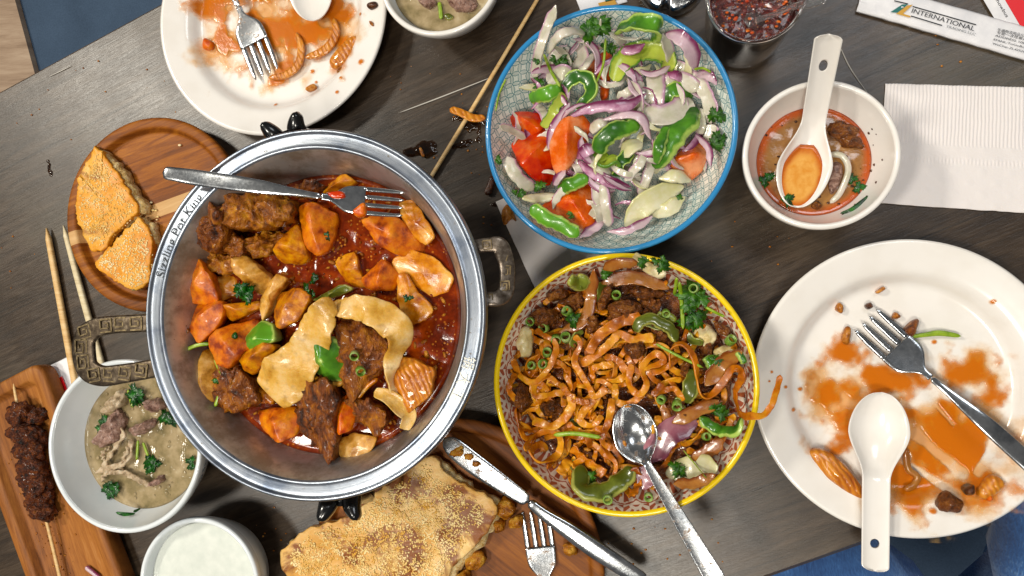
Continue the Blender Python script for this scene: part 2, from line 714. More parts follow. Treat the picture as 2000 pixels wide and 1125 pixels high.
# ------------------------------------------------------------------ the setting: floor, table
e1a, e1b = P(0, 176), P(322, 0)
axis = (e1b - e1a)[:2]
axis /= np.linalg.norm(axis)
TAB_ROT = math.atan2(axis[1], axis[0])
nrm = np.array([axis[1], -axis[0]])          # towards the lower right
e2 = P(1606, 1093)
tw = (e2 - e1a)[:2] @ nrm
m = Mat('dark_grey_brown_table_wood')
co = m.coord()
cr = m.map(co, (1, 1, 1), (0, 0, -TAB_ROT))
g1 = m.noise(m.map(cr, (3.0, 30, 3)), 5.0, 7, .66, .8)
g2 = m.noise(m.map(cr, (12, 150, 12)), 5.0, 5, .7, .3)
g3 = m.noise(cr, 7, 4, .6)
f = g1 * .5 + g2 * .22 + .13 + (g3 - .5) * .4
c = m.ramp(f, [(.30, '1a120a'), (.45, '36291c'), (.58, '4e3f30'), (.75, '6a5847')])
c = m.mix(g3.ss(.45, .75) * .35, c, '3b4238')
cx_, cy_, cz_ = m.sep(cr)
seam = ((cy_ * 8.0 + .37).fract() - .5).abs().lt(.006)
c = m.mix(seam * .5, c, '15110d')
smear = m.noise(co, 18, 6, .7)
r = .34 + (g2 - .5) * .25 + (smear - .5) * .25
MT['table'] = m.set(color=c, rough=r, spec=.5, coat=.12, coatr=.3, normal=m.bump(g2 * .8 + g1 * .3 - seam * .5, .35, .0006))
tt = thing('dining_table', 'dark grey brown wooden dining table carrying all the dishes', 'table', (0, 0, -.75))
c0 = e1a[:2] - axis * .55
V, F = [], []
L_ = 2.0
corners = [c0, c0 + axis * L_, c0 + axis * L_ + nrm * tw, c0 + nrm * tw]
bev = .003
for s_, z in ((0, -.035), (0, -bev), (bev, 0)):
    for i, q in enumerate(corners):
        inx = [(1, 1), (-1, 1), (-1, -1), (1, -1)][i]
        p = q + axis * inx[0] * s_ + nrm * inx[1] * s_
        V.append((p[0], p[1], z))
F = [(3, 2, 1, 0), (8, 9, 10, 11)]
for k_ in (0, 4):
    for i in range(4):
        F.append((k_ + i, k_ + (i + 1) % 4, k_ + 4 + (i + 1) % 4, k_ + 4 + i))
# orient outward either way
mk('tabletop', V, F, MT['table'], tt, smooth=False)
for i, (fa, fb) in enumerate(((.08, .12), (.92, .12), (.92, .88), (.08, .88))):
    q = c0 + axis * L_ * fa + nrm * tw * fb
    V, F = boxv(q - axis * .03, q + axis * .03, .06, -.75, -.035)
    mk('leg', V, F, MT['iron'], tt, smooth=False)

m = Mat('blue_grey_carpet')
n = m.noise(m.coord(), 350, 4, .7)
n2 = m.noise(m.coord(), 9, 4, .6)
MT['carpet'] = m.set(color=m.ramp(n * .5 + n2 * .5, [(.3, '33465c'), (.7, '4d637d')]), rough=.9, normal=m.bump(n, .4, .002))
mk('floor', [(-4, -4, -.75), (4, -4, -.75), (4, 4, -.75), (-4, 4, -.75)], [(0, 1, 2, 3)], MT['carpet'], smooth=False)['kind'] = 'structure'
MT['floor_wood'] = wood('pale_floor_wood', [(.3, '8a6f58'), (.5, 'b2967c'), (.75, 'cfb69b')], rot=-1.3, scale=6, stretch=10, rough=.5)
fa, fb = P(30, 0, -.735)[:2], P(67, 137, -.735)[:2]
fd = (fb - fa) / np.linalg.norm(fb - fa)
fn = np.array([fd[1], -fd[0]])
if fn[0] > 0:
    fn = -fn
floor_o = bpy.data.objects['floor']
for k_ in range(4):
    q = fa + fn * (.075 + k_ * .152)
    V, F = boxv(q - fd * 1.4, q + fd * .9, .148, -.749, -.735)
    mk('floor_board', V, F, MT['floor_wood'], floor_o, smooth=False)

# thin scratch on the table varnish
MT['scratch'] = Mat('scratched_varnish').set(color='b9b3aa', rough=.5)
V, F, U = pstrip([(778, 221), (860, 190), (962, 150)], .0006, [2.2, 2.6, 1.6], .0003, n=14, k=6)
mk('scratch', V, F, MT['scratch'], tt, uv=U)

# ------------------------------------------------------------------ seated person, only lap in view
MT['denim'] = None
m = Mat('blue_denim')
co = m.coord()
tw_ = m.noise(m.map(co, (900, 250, 250), (0, 0, .8)), 1.0, 2, .5)
fade = m.noise(co, 14, 5, .6)
c = m.ramp(fade * .8 + tw_ * .25 - .03, [(.3, '1d3c70'), (.5, '3a68a4'), (.7, '86aed8')])
MT['denim'] = m.set(color=c, rough=.85, sheen=.2, normal=m.bump(tw_ + fade * 3.0, .6, .0012))


def skin_body(name, joints, edges, mat, root=0, parent=None, sub=2):
    me = bpy.data.meshes.new(name)
    me.from_pydata([j[:3] for j in joints], edges, [])
    o = bpy.data.objects.new(name + '_tmp', me)
    COL.objects.link(o)
    md = o.modifiers.new('skin', 'SKIN')
    for i, j in enumerate(joints):
        sv = me.skin_vertices[0].data[i]
        sv.radius = (j[3], j[3])
        sv.use_root = (i == root)
    md.use_smooth_shade = True
    sd = o.modifiers.new('sub', 'SUBSURF')
    sd.levels = sub
    sd.render_levels = sub
    dg = bpy.context.evaluated_depsgraph_get()
    m2 = bpy.data.meshes.new_from_object(o.evaluated_get(dg))
    V = np.array([v.co[:] for v in m2.vertices])
    F = [tuple(p.vertices) for p in m2.polygons]
    bpy.data.objects.remove(o)
    # cloth folds
    V2 = np.array([p + np.array([1, .6, .8]) * .006 * fbm(p * np.array([1, 1, 1]), 26, 2, 3) for p in V])
    return mk(name, V2, F, mat, parent)


pl = P(2030, 1420, -.16)
kn = P(1650, 1170, -.10)
kn2 = P(1990, 1090, -.09)
J = [tuple(pl) + (.13,), tuple(pl + np.array([-.06, -.05, 0])) + (.10,), tuple((pl + kn) / 2 + np.array([-.02, -.03, .0])) + (.085,), tuple(kn + np.array([-.06, .06, 0])) + (.066,),
     tuple(kn + np.array([-.04, .07, -.28])) + (.06,), tuple(kn + np.array([-.03, .05, -.49])) + (.05,), tuple(kn + np.array([-.06, .16, -.51])) + (.036,),
     tuple(pl + np.array([.07, .05, 0])) + (.10,), tuple((pl + kn2) / 2 + np.array([.05, .05, 0])) + (.085,), tuple(kn2 + np.array([.06, .18, 0])) + (.066,),
     tuple(kn2 + np.array([.07, .19, -.29])) + (.06,), tuple(kn2 + np.array([.07, .17, -.52])) + (.05,), tuple(kn2 + np.array([.06, .28, -.54])) + (.036,)]
E = [(0, 1), (1, 2), (2, 3), (3, 4), (4, 5), (5, 6), (0, 7), (7, 8), (8, 9), (9, 10), (10, 11), (11, 12)]
person = skin_body('person', J, E, MT['denim'])
tag(person, 'person in blue jeans seated at the table edge, only the lap showing', 'person')
MT['seat'] = wood('chair_seat_wood', [(.3, '3a281a'), (.7, '5c432d')], scale=10)

# ------------------------------------------------------------------ profile helpers for tableware
def bowl(name, label, ell, zr, depth_prof, wall, rim_mat, in_mat, out_mat, base=.5, group=None, thick=.0035, rimw=.004, seg=112, foot=True, oval=True):
    cx, cy, rx, ry = ell
    R_ = (rx + ry) / 2
    sx, sy = (rx / R_, ry / R_) if oval else (1, 1)
    t = thing(name, label, 'bowl' if 'bowl' in name else name.split('_')[-1], (cx, cy, 0), group)
    inner = smooth_prof([(p[0] * R_, p[1]) for p in depth_prof], 30)   # centre -> rim
    ri = inner[-1][0]
    V, F, U = lathe(inner, (cx, cy), sx, sy, seg)
    mk('inner_wall', V, F, in_mat, t, uv=U, origin=(cx, cy, 0))
    rim = []
    for i in range(9):
        a = math.pi * (1 - i / 8)
        rim.append((ri + rimw / 2 + rimw / 2 * math.cos(a), zr - .0012 + .0018 * math.sin(a)))
    V, F, U = lathe([(ri, inner[-1][1])] + rim + [(ri + rimw, zr - .005), (ri + rimw - .0008, zr - .0065)], (cx, cy), sx, sy, seg)
    mk('rim', V, F, rim_mat, t, uv=U, origin=(cx, cy, 0))
    outer = [(p[0] + thick * min(1, p[0] / (R_ * .3)), max(p[1] - thick * 1.2, .004)) for p in inner if p[0] > base * R_ * .98]
    outer = [p for p in outer if p[1] < zr - .006]
    br = outer[0][0]
    outer = [(0, .004), (br * .8, .004), (br * .82, 0.0005), (br * .92, 0.0005), (br * .95, .004)] + [p for p in outer[1:]] + [(ri + rimw - .001, zr - .0062)]
    V, F, U = lathe(outer, (cx, cy), sx, sy, seg)
    mk('outer_wall', V, F, out_mat, t, uv=U, origin=(cx, cy, 0))
    return t, (cx, cy, R_, sx, sy, np.array(inner))


def disc(name, info, z, mat, parent=None, scale=1.0, amp=0.0, freq=120, seed=0, bulge=0.0, rings=26, seg=96):
    """liquid surface filling a dish at height z"""
    cx, cy, R_, sx, sy, inner = info
    r = np.interp(z, inner[:, 1], inner[:, 0]) * scale
    V, F, U = [(cx, cy, z)], [], [(0, 0)]
    for i in range(1, rings + 1):
        for j in range(seg):
            a = 2 * math.pi * j / seg
            p = np.array([cx + r * sx * i / rings * math.cos(a), cy + r * sy * i / rings * math.sin(a), z])
            k_ = 1 - (i / rings) ** 6
            if amp:
                p[2] += amp * fbm(p, freq, seed) * k_
            p[2] += bulge * (1 - (i / rings) ** 2)
            if i == rings:
                p[2] += .0006
            V.append(p)
            U.append((j / seg, i / rings))
    for j in range(seg):
        F.append((0, 1 + j, 1 + (j + 1) % seg))
    for i in range(rings - 1):
        for j in range(seg):
            a0 = 1 + i * seg + j
            a1 = 1 + i * seg + (j + 1) % seg
            F.append((a0, a0 + seg, a1 + seg, a1))
    # underside follows the dish so that the liquid is a closed body
    zb = z - .004
    n0 = len(V)
    rb = np.interp(zb, inner[:, 1], inner[:, 0]) * scale * .985
    for j in range(seg):
        a = 2 * math.pi * j / seg
        V.append((cx + rb * sx * math.cos(a), cy + rb * sy * math.sin(a), zb))
    o0 = 1 + (rings - 1) * seg
    for j in range(seg):
        F.append((o0 + j, n0 + j, n0 + (j + 1) % seg, o0 + (j + 1) % seg))
    F.append(tuple(n0 + j for j in range(seg))[::-1])
    U += [(0, 1)] * seg
    return mk(name, V, F, mat, parent, uv=U)


def film(name, ells, zf, mat, label, cat='sauce', step=.0011, th=.0012, amp=.5, freq=70, seed=0, cuts=(), C=lambda p: p, parent=None, gain=1.0, zg=0.0):
    """thin irregular liquid film lying on a surface; ells: (px,py,rx,ry[,strength]) in photo units via C"""
    E_ = []
    s = np.linalg.norm(np.array(C([(10, 0)])[0]) - np.array(C([(0, 0)])[0])) / 10
    for e in ells:
        q = C([(e[0], e[1])])[0]
        p = P(q[0], q[1], zg)
        mp = mpp(q[0], q[1], zg)
        E_.append((p[0], p[1], e[2] * s * mp, e[3] * s * mp, e[4] if len(e) > 4 else 1.0))
    CU = []
    for (a, b, wd) in cuts:
        qa, qb = C([a])[0], C([b])[0]
        CU.append((P(*qa, zg)[:2], P(*qb, zg)[:2], wd * s * mpp(*qa, zg)))
    x0 = min(e[0] - e[2] * 1.3 for e in E_)
    x1 = max(e[0] + e[2] * 1.3 for e in E_)
    y0 = min(e[1] - e[3] * 1.3 for e in E_)
    y1 = max(e[1] + e[3] * 1.3 for e in E_)
    nx, ny = int((x1 - x0) / step) + 2, int((y1 - y0) / step) + 2
    xs = x0 + np.arange(nx) * step
    ys = y0 + np.arange(ny) * step
    Xg, Yg = np.meshgrid(xs, ys)
    f = np.full(Xg.shape, -9.0)
    for ex, ey, rx, ry, st_ in E_:
        d = np.sqrt(((Xg - ex) / rx) ** 2 + ((Yg - ey) / ry) ** 2)
        f = np.maximum(f, (1 - d) * st_)
    act = f > -.55
    nzv = np.zeros(Xg.shape)
    ii = np.argwhere(act)
    for (i, j) in ii:
        nzv[i, j] = fbm((Xg[i, j], Yg[i, j], 0), freq, seed, 5)
    f = f * .9 + nzv * amp
    for a, b, wd in CU:
        d = b - a
        L2 = d @ d
        t = np.clip(((Xg - a[0]) * d[0] + (Yg - a[1]) * d[1]) / L2, 0, 1)
        dist = np.hypot(Xg - a[0] - t * d[0], Yg - a[1] - t * d[1])
        f -= np.clip(1 - dist / wd, 0, 1) * 1.3
    f[~act] = -1
    f *= gain
    keep = f > 0
    idx = -np.ones(Xg.shape, dtype=int)
    V, D, F = [], [], []

    def vid(i, j):
        if idx[i, j] < 0:
            fv = max(f[i, j], 0)
            idx[i, j] = len(V)
            V.append((Xg[i, j], Yg[i, j], zf(Xg[i, j], Yg[i, j]) + .0004 + th * min(1, fv * 2.2)))
            D.append(min(1, fv))
        return idx[i, j]
    for i in range(ny - 1):
        for j in range(nx - 1):
            if keep[i, j] or keep[i + 1, j] or keep[i, j + 1] or keep[i + 1, j + 1]:
                F.append((vid(i, j), vid(i, j + 1), vid(i + 1, j + 1), vid(i + 1, j)))
    o = mk(name, V, F, mat, parent, dens=D)
    if parent is None:
        tag(o, label, cat)
    return o


def film_mat(name, thin, mid, thick, d0=.0, d1=.35, rough=.1, amax=.95):
    m = Mat(name)
    d = m.attr('dens')
    co = m.coord()
    n = m.noise(co, 260, 5, .65)
    n2 = m.noise(co, 700, 3, .6)
    c = m.ramp(d * 1.0 + (n - .5) * .7, [(.05, thin), (.35, mid), (.8, thick)])
    al = (d + (n - .5) * .3 * d.ss(0, .12)).ss(d0, d1) * amax
    m.set(color=c, rough=rough, spec=.45, normal=m.bump(n * 1.0 + n2 * .3, .3, .0006), alpha=al)
    return m.mat


def place(name, vfu, mat, label, cat, group=None, parent=None):
    V, F = vfu[0], vfu[1]
    U = vfu[2] if len(vfu) > 2 else None
    o = mk(name, V, F, mat, parent, uv=U)
    if parent is None:
        tag(o, label, cat, group)
    return o


def leaf_cluster(c, size, n=6, seed=0, flat=.5):
    """parsley or coriander: several lobed leaflets on short stalks in one mesh; size in m"""
    r = random.Random(seed)
    mb = MB()
    n = max(2, int(n * .62))
    for i in range(n):
        a = r.random() * 6.28
        d = size * .45 * math.sqrt(r.random())
        p = np.array(c) + np.array([math.cos(a) * d, math.sin(a) * d, r.uniform(0, size * .25)])
        ls = size * r.uniform(.36, .58)
        R_ = np.array(Euler((r.uniform(-.7, .7) * flat * 1.4, r.uniform(-.7, .7) * flat * 1.4, r.random() * 6.28)).to_matrix())
        pts, N_ = [], 42
        q1, q2, q3 = r.random() * 6.28, r.random() * 6.28, r.uniform(.15, .35)
        for j in range(N_):
            ph = 2 * math.pi * j / N_
            rr = ls * (.42 + .58 * abs(math.cos(1.5 * ph)) ** .8) * (1 + .17 * math.cos(15 * ph + q1)) * (1 + q3 * math.sin(ph + q2)) * (1 + .12 * math.cos(8 * ph + q2))
            pts.append(np.array([rr * math.cos(ph), rr * math.sin(ph), ls * .08 * math.cos(3 * ph) + .03 * ls * math.sin(7 * ph)]))
        top = [p + R_ @ q for q in pts]
        bot = [p + R_ @ (q - np.array([0, 0, ls * .05])) for q in pts]
        V = top + bot + [p + R_ @ np.array([0, 0, ls * .10]), p - R_ @ np.array([0, 0, ls * .03])]
        F = []
        for j in range(N_):
            k_ = (j + 1) % N_
            F += [(j, k_, 2 * N_), (N_ + k_, N_ + j, 2 * N_ + 1), (j, N_ + j, N_ + k_, k_)]
        mb.add(V, F)
    return np.concatenate(mb.V), mb.F


def ring(c, r, h, th, rot, seg=18):
    """scallion ring"""
    prof = [(r - th, 0), (r - th, h), (r - th * .5, h * 1.06), (r, h), (r, 0), (r - th * .5, -.06 * h), (r - th, 0)]
    V, F, U = lathe(prof, (0, 0), seg=seg)
    V = V @ np.array(Euler(rot).to_matrix()).T + np.asarray(c)
    return V, F, U


def text_mesh(s, size):
    cu = bpy.data.curves.new('t', 'FONT')
    cu.body = s
    cu.size = size
    cu.resolution_u = 3
    o = bpy.data.objects.new('t', cu)
    COL.objects.link(o)
    bpy.context.view_layer.update()
    dg = bpy.context.evaluated_depsgraph_get()
    me = bpy.data.meshes.new_from_object(o.evaluated_get(dg))
    V = np.array([v.co[:] for v in me.vertices]) if len(me.vertices) else np.zeros((0, 3))
    F = [tuple(p.vertices) for p in me.polygons]
    bpy.data.objects.remove(o)
    bpy.data.curves.remove(cu)
    bpy.data.meshes.remove(me)
    return V, F


#MARK_DISHES
# ------------------------------------------------------------------ food materials
MT['potato'] = food('stewed_potato', [(.2, '7a400c'), (.45, 'b8742a'), (.75, 'd69c4c')], 130, bump=.45)
MT['potato_orange'] = food('orange_stewed_potato', [(.2, '80360a'), (.45, 'bf6a1c'), (.8, 'da9038')], 110, bump=.4)
MT['potato_pale'] = food('pale_stewed_potato', [(.2, '94602a'), (.5, 'c8985a'), (.8, 'e0ba84')], 110, bump=.35)
MT['onion_stew'] = food('stewed_onion', [(.2, '8c4708'), (.5, 'c98636'), (.8, 'dcae6c')], 80, rough=.25, coat=.7, bump=.25)
m = Mat('layered_orange_onion')
uvx, uvy, _ = m.sep(m.coord('Object'))
n = m.noise(m.coord(), 60, 4)
wv = ((uvx * 1500.0 + uvy * 800.0 + n * 14.0).sin())
MT['onion_layer'] = m.set(color=m.ramp(wv * .10 + n * .9, [(.15, '9c4a05'), (.5, 'd08018'), (.85, 'e8a840')]), rough=.28, coat=.6, sss=.15, sssr=(.006, .003, .001), ssss=.5, normal=m.bump(wv + n * 2.0, .45, .0005))
MT['chicken'] = food('braised_meat', [(.2, '2e1506'), (.45, '6e3c16'), (.7, '985f28'), (.9, 'b88040')], 150, rough=.4, coat=.5, bump=1.0, bscale=420, bdist=.0016, dist=.7, fib=.55)
MT['meat_pale'] = food('pale_braised_meat', [(.2, '5a2f10'), (.5, '9a6129'), (.8, 'bd8948')], 160, bump=.9, bdist=.0013, dist=.6, fib=.55)
MT['beef'] = food('soy_beef', [(.2, '2a160b'), (.5, '6a3c1e'), (.85, '9a683c')], 190, rough=.38, coat=.5, bump=1.0, bscale=500, bdist=.0016, dist=.8)
MT['kebab'] = food('charred_kebab_meat', [(.2, '180a04'), (.45, '4d240e'), (.7, '74401c'), (.9, '94602f')], 220, rough=.5, coat=.3, bump=1.0, bscale=520, bdist=.0022, dist=.6)
MT['soup_meat'] = food('boiled_grey_meat', [(.2, '5e4238'), (.5, '93766a'), (.85, 'b89e92')], 220, rough=.35, bump=1.0, bscale=420, bdist=.0013, dist=1.0)
MT['tripe'] = food('pale_tripe', [(.2, '8e7a62'), (.5, 'b8a58c'), (.85, 'd6c8b2')], 160, rough=.35, bump=.7, bdist=.001)


def pepper_mat(name, skin, skin2, flesh, ew=.2):
    m = Mat(name)
    u, v, _ = m.sep(m.coord('UV'))
    co = m.coord()
    n = m.noise(co, 55, 4, .55)
    n2 = m.noise(co, 300, 4, .6)
    c = m.mix((n + (m.rand() - .5) * .4).ss(.3, .7), skin, skin2)
    e = ((v - .5).abs() * 2.0 + (n2 - .5) * .3).ss(1 - ew * 1.6, 1 - ew * .5)
    c = m.mix(e * .85, c, flesh)
    return m.set(color=c, rough=.28, spec=.45, coat=.3, coatr=.08, sss=.08, sssr=(.003, .005, .001), ssss=.5, normal=m.bump(n2 + n * 2.0, .3, .0006))


MT['pepper'] = pepper_mat('green_pepper', '2a5c12', '5c9a22', 'b4cc62')
MT['pepper_in'] = pepper_mat('green_pepper_flesh', '86a024', 'b4c04a', '3f7a18', .14)
MT['pepper_soy'] = pepper_mat('soy_green_pepper', '4c5410', '7f8a28', 'a8a850')
MT['tomato'] = food('tomato_flesh', [(.2, 'b8431c'), (.5, 'd67045'), (.8, 'e6a07a')], 55, rough=.26, coat=.6, sss=.25, bump=.4, specks=None)
MT['tomato_skin'] = food('tomato_skin', [(.2, '9c2c10'), (.5, 'bf4a22'), (.8, 'd47648')], 45, rough=.18, coat=.7, sss=.2, bump=.15)
MT['herb'] = food('green_herb_leaf', [(.2, '16300c'), (.5, '2f5618'), (.85, '527a32')], 260, rough=.4, coat=.3, sss=.05, bump=.5)
MT['herb_dark'] = food('dark_wet_herb_leaf', [(.2, '071e07'), (.5, '14400f'), (.85, '2f6a1f')], 260, rough=.25, coat=.6, sss=.03, bump=.5)
MT['stem'] = food('green_stem', [(.2, '6a8432'), (.6, '92a850'), (.9, 'b9c484')], 120, rough=.35, bump=.2)
MT['scallion'] = food('scallion', [(.2, '4a6628'), (.5, '76904c'), (.9, 'b4be90')], 200, rough=.3, bump=.2)
MT['cabbage'] = food('pale_cabbage', [(.2, 'a88a55'), (.5, 'd9c89a'), (.85, 'efe7cf')], 70, rough=.3, bump=.4)
MT['noodle'] = food('soy_noodle', [(.15, '7c4212'), (.45, 'b8722a'), (.8, 'd8a256')], 60, rough=.33, coat=.6, sss=.15, bump=.25, var=.3)
MT['noodle_wide'] = food('broad_belt_noodle', [(.15, 'a87838'), (.45, 'd0a868'), (.8, 'e4caa0')], 50, rough=.3, coat=.6, sss=.2, bump=.35)
MT['crumb_brown'] = food('brown_food_crumb', [(.2, '5f3411'), (.5, 'a3682f'), (.85, 'c9925a')], 260, rough=.4, bump=.6)
MT['dark_bit'] = food('dark_food_scrap', [(.2, '1d0e07'), (.5, '452413'), (.85, '6d4326')], 260, rough=.3, coat=.6, bump=.8)
MT['carrot'] = food('carrot_bit', [(.2, 'a84305'), (.5, 'd0701a'), (.85, 'e2954a')], 160, rough=.3, bump=.3)


def onion_mat(name, edge, body, body2, ew=.25):
    m = Mat(name)
    u, v, _ = m.sep(m.coord('UV'))
    co = m.coord()
    n = m.noise(co, 90, 5, .6)
    st = m.noise(m.map(m.coord('UV'), (3, 40, 1)), 1.0, 3, .6)
    c = m.mix(n.ss(.3, .7), body, body2)
    c = m.mix(st.ss(.5, .75) * .25, c, edge)
    e = (1.0 - v).ss(1 - ew - .1, 1 - ew * .3)
    c = m.mix((e + (n - .5) * .5 * e) * .95, c, edge)
    return m.set(color=c, rough=.22, coat=.6, coatr=.08, sss=.25, sssr=(.006, .004, .004), ssss=.6, normal=m.bump(st, .25, .0004))


MT['onion_p'] = onion_mat('red_onion_slice', '7c2256', 'd8c0c4', 'c4a2b2', .36)
MT['onion_pp'] = onion_mat('deep_red_onion_skin', '6a1444', '94406f', 'd2a8bf', .55)
MT['onion_w'] = onion_mat('white_onion_slice', 'b98aa4', 'd9d0c2', 'bdb99e', .14)
MT['onion_y'] = onion_mat('pale_yellow_onion_slice', 'cbc68c', 'e0d9bc', 'd0ca94', .15)
MT['onion_m'] = onion_mat('soy_red_onion_slice', '5f2338', '8a4a5a', 'a8727a', .4)
MT['onion_b'] = onion_mat('soy_onion_slice', '7a3a0c', '945418', 'ad7430', .2)

# ------------------------------------------------------------------ cutlery builders
def fork(label, end, neck, tip, zs, wid, mat, group=None, tines=4, thick=.0016, dz=.004, tine_tilt=0.0):
    """end/neck/tip photo points; zs heights; wid (end,max handle,neck,head) in pixels"""
    e, n_, t_ = P(*end, zs[0]), P(*neck, zs[1]), P(*tip, zs[2])
    sc = mpp(*neck, zs[1])
    we, wm, wn, wh = [x * sc for x in wid]
    root = thing('fork', label, 'fork', tuple(t_), group)
    ax = (n_ - e)
    path = [e, e + ax * .06, e + ax * .25, e + ax * .6 + np.array([0, 0, dz]), e + ax * .88 + np.array([0, 0, dz * .6]), n_]
    V, F, U = strip(path, [we, we * 1.12, wm, wm * .9, wn * 1.15, wn], thick * 1.5, n=80, k=14, taper=.03, sq=.5)
    mk('handle', V, F, mat, root, uv=U)
    hd = t_ - n_
    L = np.linalg.norm(hd)
    T = hd / L
    S = np.cross(T, [0, 0, 1.0])
    S /= np.linalg.norm(S)
    N_ = np.cross(S, T)
    dip = lambda u: -.035 * L * math.sin(math.pi * u) - 0.0
    path = [n_ + T * L * u + N_ * dip(u) for u in (0, .12, .28, .42, .52)]
    V, F, U = strip(path, [wn * 1.05, wn * 1.35, wh * .88, wh, wh], thick, n=24, k=14, taper=0, curl=.03, sq=.55)
    mk('head', V, F, mat, root, uv=U)
    tw_ = wh / (tines * 1.62 - .62)
    for i in range(tines):
        o = -wh / 2 + tw_ / 2 + i * tw_ * 1.62
        path = [n_ + T * L * u + N_ * dip(u) + S * o * f_ for u, f_ in ((.50, 1), (.62, 1), (.78, 1), (.92, .98), (1.0, .96))]
        V, F, U = strip(path, [tw_, tw_, tw_ * .92, tw_ * .72, tw_ * .4], thick * .95, n=16, k=10, taper=.04, sq=.7)
        mk('tine', V, F, mat, root, uv=U)
    return root


POOLS = {}


def shell_spoon(label, name, tip, neckp, end, ztip, zneck, zend, wfun, dfun, th, mat, group=None, hole=None, hr=.002, nb=56, ns=17, flat=.0, label_cat='spoon', hcurl=.12, bowl_t=.45, pool=None):
    """spoon as one shell; axis tip->end through the photo; wfun(t) half width m; dfun(t) depth m"""
    A = P(*tip, ztip)
    N0 = P(*neckp, zneck)
    B = P(*end, zend)
    root = thing(name, label, label_cat, tuple(A), group)
    up, lo, U, PL = [], [], [], []
    for i in range(nb):
        t = i / (nb - 1)
        t = .35 * t + .65 * (.5 - .5 * math.cos(math.pi * t))
        # quadratic through three points with neck at bowl_t
        if t < bowl_t:
            q = t / bowl_t
            c = A + (N0 - A) * q
        else:
            q = (t - bowl_t) / (1 - bowl_t)
            c = N0 + (B - N0) * q
        ax = (B - A)
        ax = ax / np.linalg.norm(ax)
        S = np.cross(ax, [0, 0, 1.0])
        S /= np.linalg.norm(S)
        N_ = np.cross(S, ax)
        wv = wfun(t)
        dp = dfun(t)
        if pool is not None and t < bowl_t:
            k_ = 1 - (c[2] - pool) / max(dp, 1e-5)
            if k_ > 0:
                PL.append((c, S, wv * min(1, k_ ** (1 / 2.6)) * 1.01))
        for j in range(ns):
            s = -1 + 2 * j / (ns - 1)
            p = c + S * wv * s - N_ * dp * (1 - abs(s) ** 2.6)
            up.append(p)
            lo.append(p - N_ * th * (1 if abs(s) < .99 else .75) + S * (0.0))
            U.append((t, j / (ns - 1)))
    V = up + lo
    n1 = nb * ns
    F = []
    for i in range(nb - 1):
        for j in range(ns - 1):
            a = i * ns + j
            F.append((a, a + ns, a + ns + 1, a + 1))
            F.append((n1 + a, n1 + a + 1, n1 + a + ns + 1, n1 + a + ns))
    for i in range(nb - 1):
        for j in (0, ns - 1):
            a = i * ns + j
            b = a + ns
            F.append((a, n1 + a, n1 + b, b) if j == 0 else (a, b, n1 + b, n1 + a))
    for j in range(ns - 1):
        F.append((j, j + 1, n1 + j + 1, n1 + j))
        a = (nb - 1) * ns + j
        F.append((a, n1 + a, n1 + a + 1, a + 1))
    V = np.array(V)
    root_pool = [np.array([(c + S * w_)[0], (c + S * w_)[1], pool]) for c, S, w_ in PL] + [np.array([(c - S * w_)[0], (c - S * w_)[1], pool]) for c, S, w_ in PL[::-1]] if PL else None
    POOLS[label] = root_pool
    o = mk('body', V, F, mat, root, uv=np.array(U + U))
    if hole is not None:
        hp = P(*hole[:2], hole[2])
        Vc, Fc, _ = lathe([(0, -.03), (hr, -.03), (hr, .03), (0, .03)], (0, 0), seg=24)
        import bmesh
        cut = mk('cutter', Vc + hp, Fc, mat, None, origin=hp)
        bm = bmesh.new()
        bm.from_mesh(cut.data)
        bmesh.ops.remove_doubles(bm, verts=bm.verts, dist=1e-6)
        bmesh.ops.recalc_face_normals(bm, faces=bm.faces)
        bm.to_mesh(cut.data)
        bm.free()
        bm = bmesh.new()
        bm.from_mesh(o.data)
        bmesh.ops.recalc_face_normals(bm, faces=bm.faces)
        bm.to_mesh(o.data)
        bm.free()
        md = o.modifiers.new('b', 'BOOLEAN')
        md.operation = 'DIFFERENCE'
        md.object = cut
        md.solver = 'EXACT'
        bpy.context.view_layer.update()
        dg = bpy.context.evaluated_depsgraph_get()
        m2 = bpy.data.meshes.new_from_object(o.evaluated_get(dg))
        o.modifiers.clear()
        if len(m2.polygons) > 50:
            o.data = m2
        bpy.data.objects.remove(cut)
    return root


def ceramic_w(L, wb, wn, we, bowl_t=.45):
    def f(t):
        if t < bowl_t:
            q = t / bowl_t
            x = min(q / .5, 1.0)
            v = wb * math.sqrt(max(0, 1 - (1 - x) ** 2)) if q < .5 else wb
            if q > .45:
                k_ = (q - .45) / .55
                k_ = k_ * k_ * (3 - 2 * k_)
                v = wb * math.sqrt(max(0, 1 - (1 - min(q / .5, 1)) ** 2)) * (1 - k_) + (wn) * k_
            return max(v, wb * .03)
        q = (t - bowl_t) / (1 - bowl_t)
        v = wn + (we - wn) * q
        if q > .94:
            v *= math.sqrt(max(.02, 1 - ((q - .94) / .06) ** 2)) * .999
        return max(v, .001)
    return f


def ceramic_d(db, dh, bowl_t=.45):
    def f(t):
        if t < bowl_t:
            q = t / bowl_t
            return dh + (db - dh) * math.sin(math.pi * min(1, q * 1.02 + .0)) ** .7 if q > 0 else dh * .2
        return dh
    return f


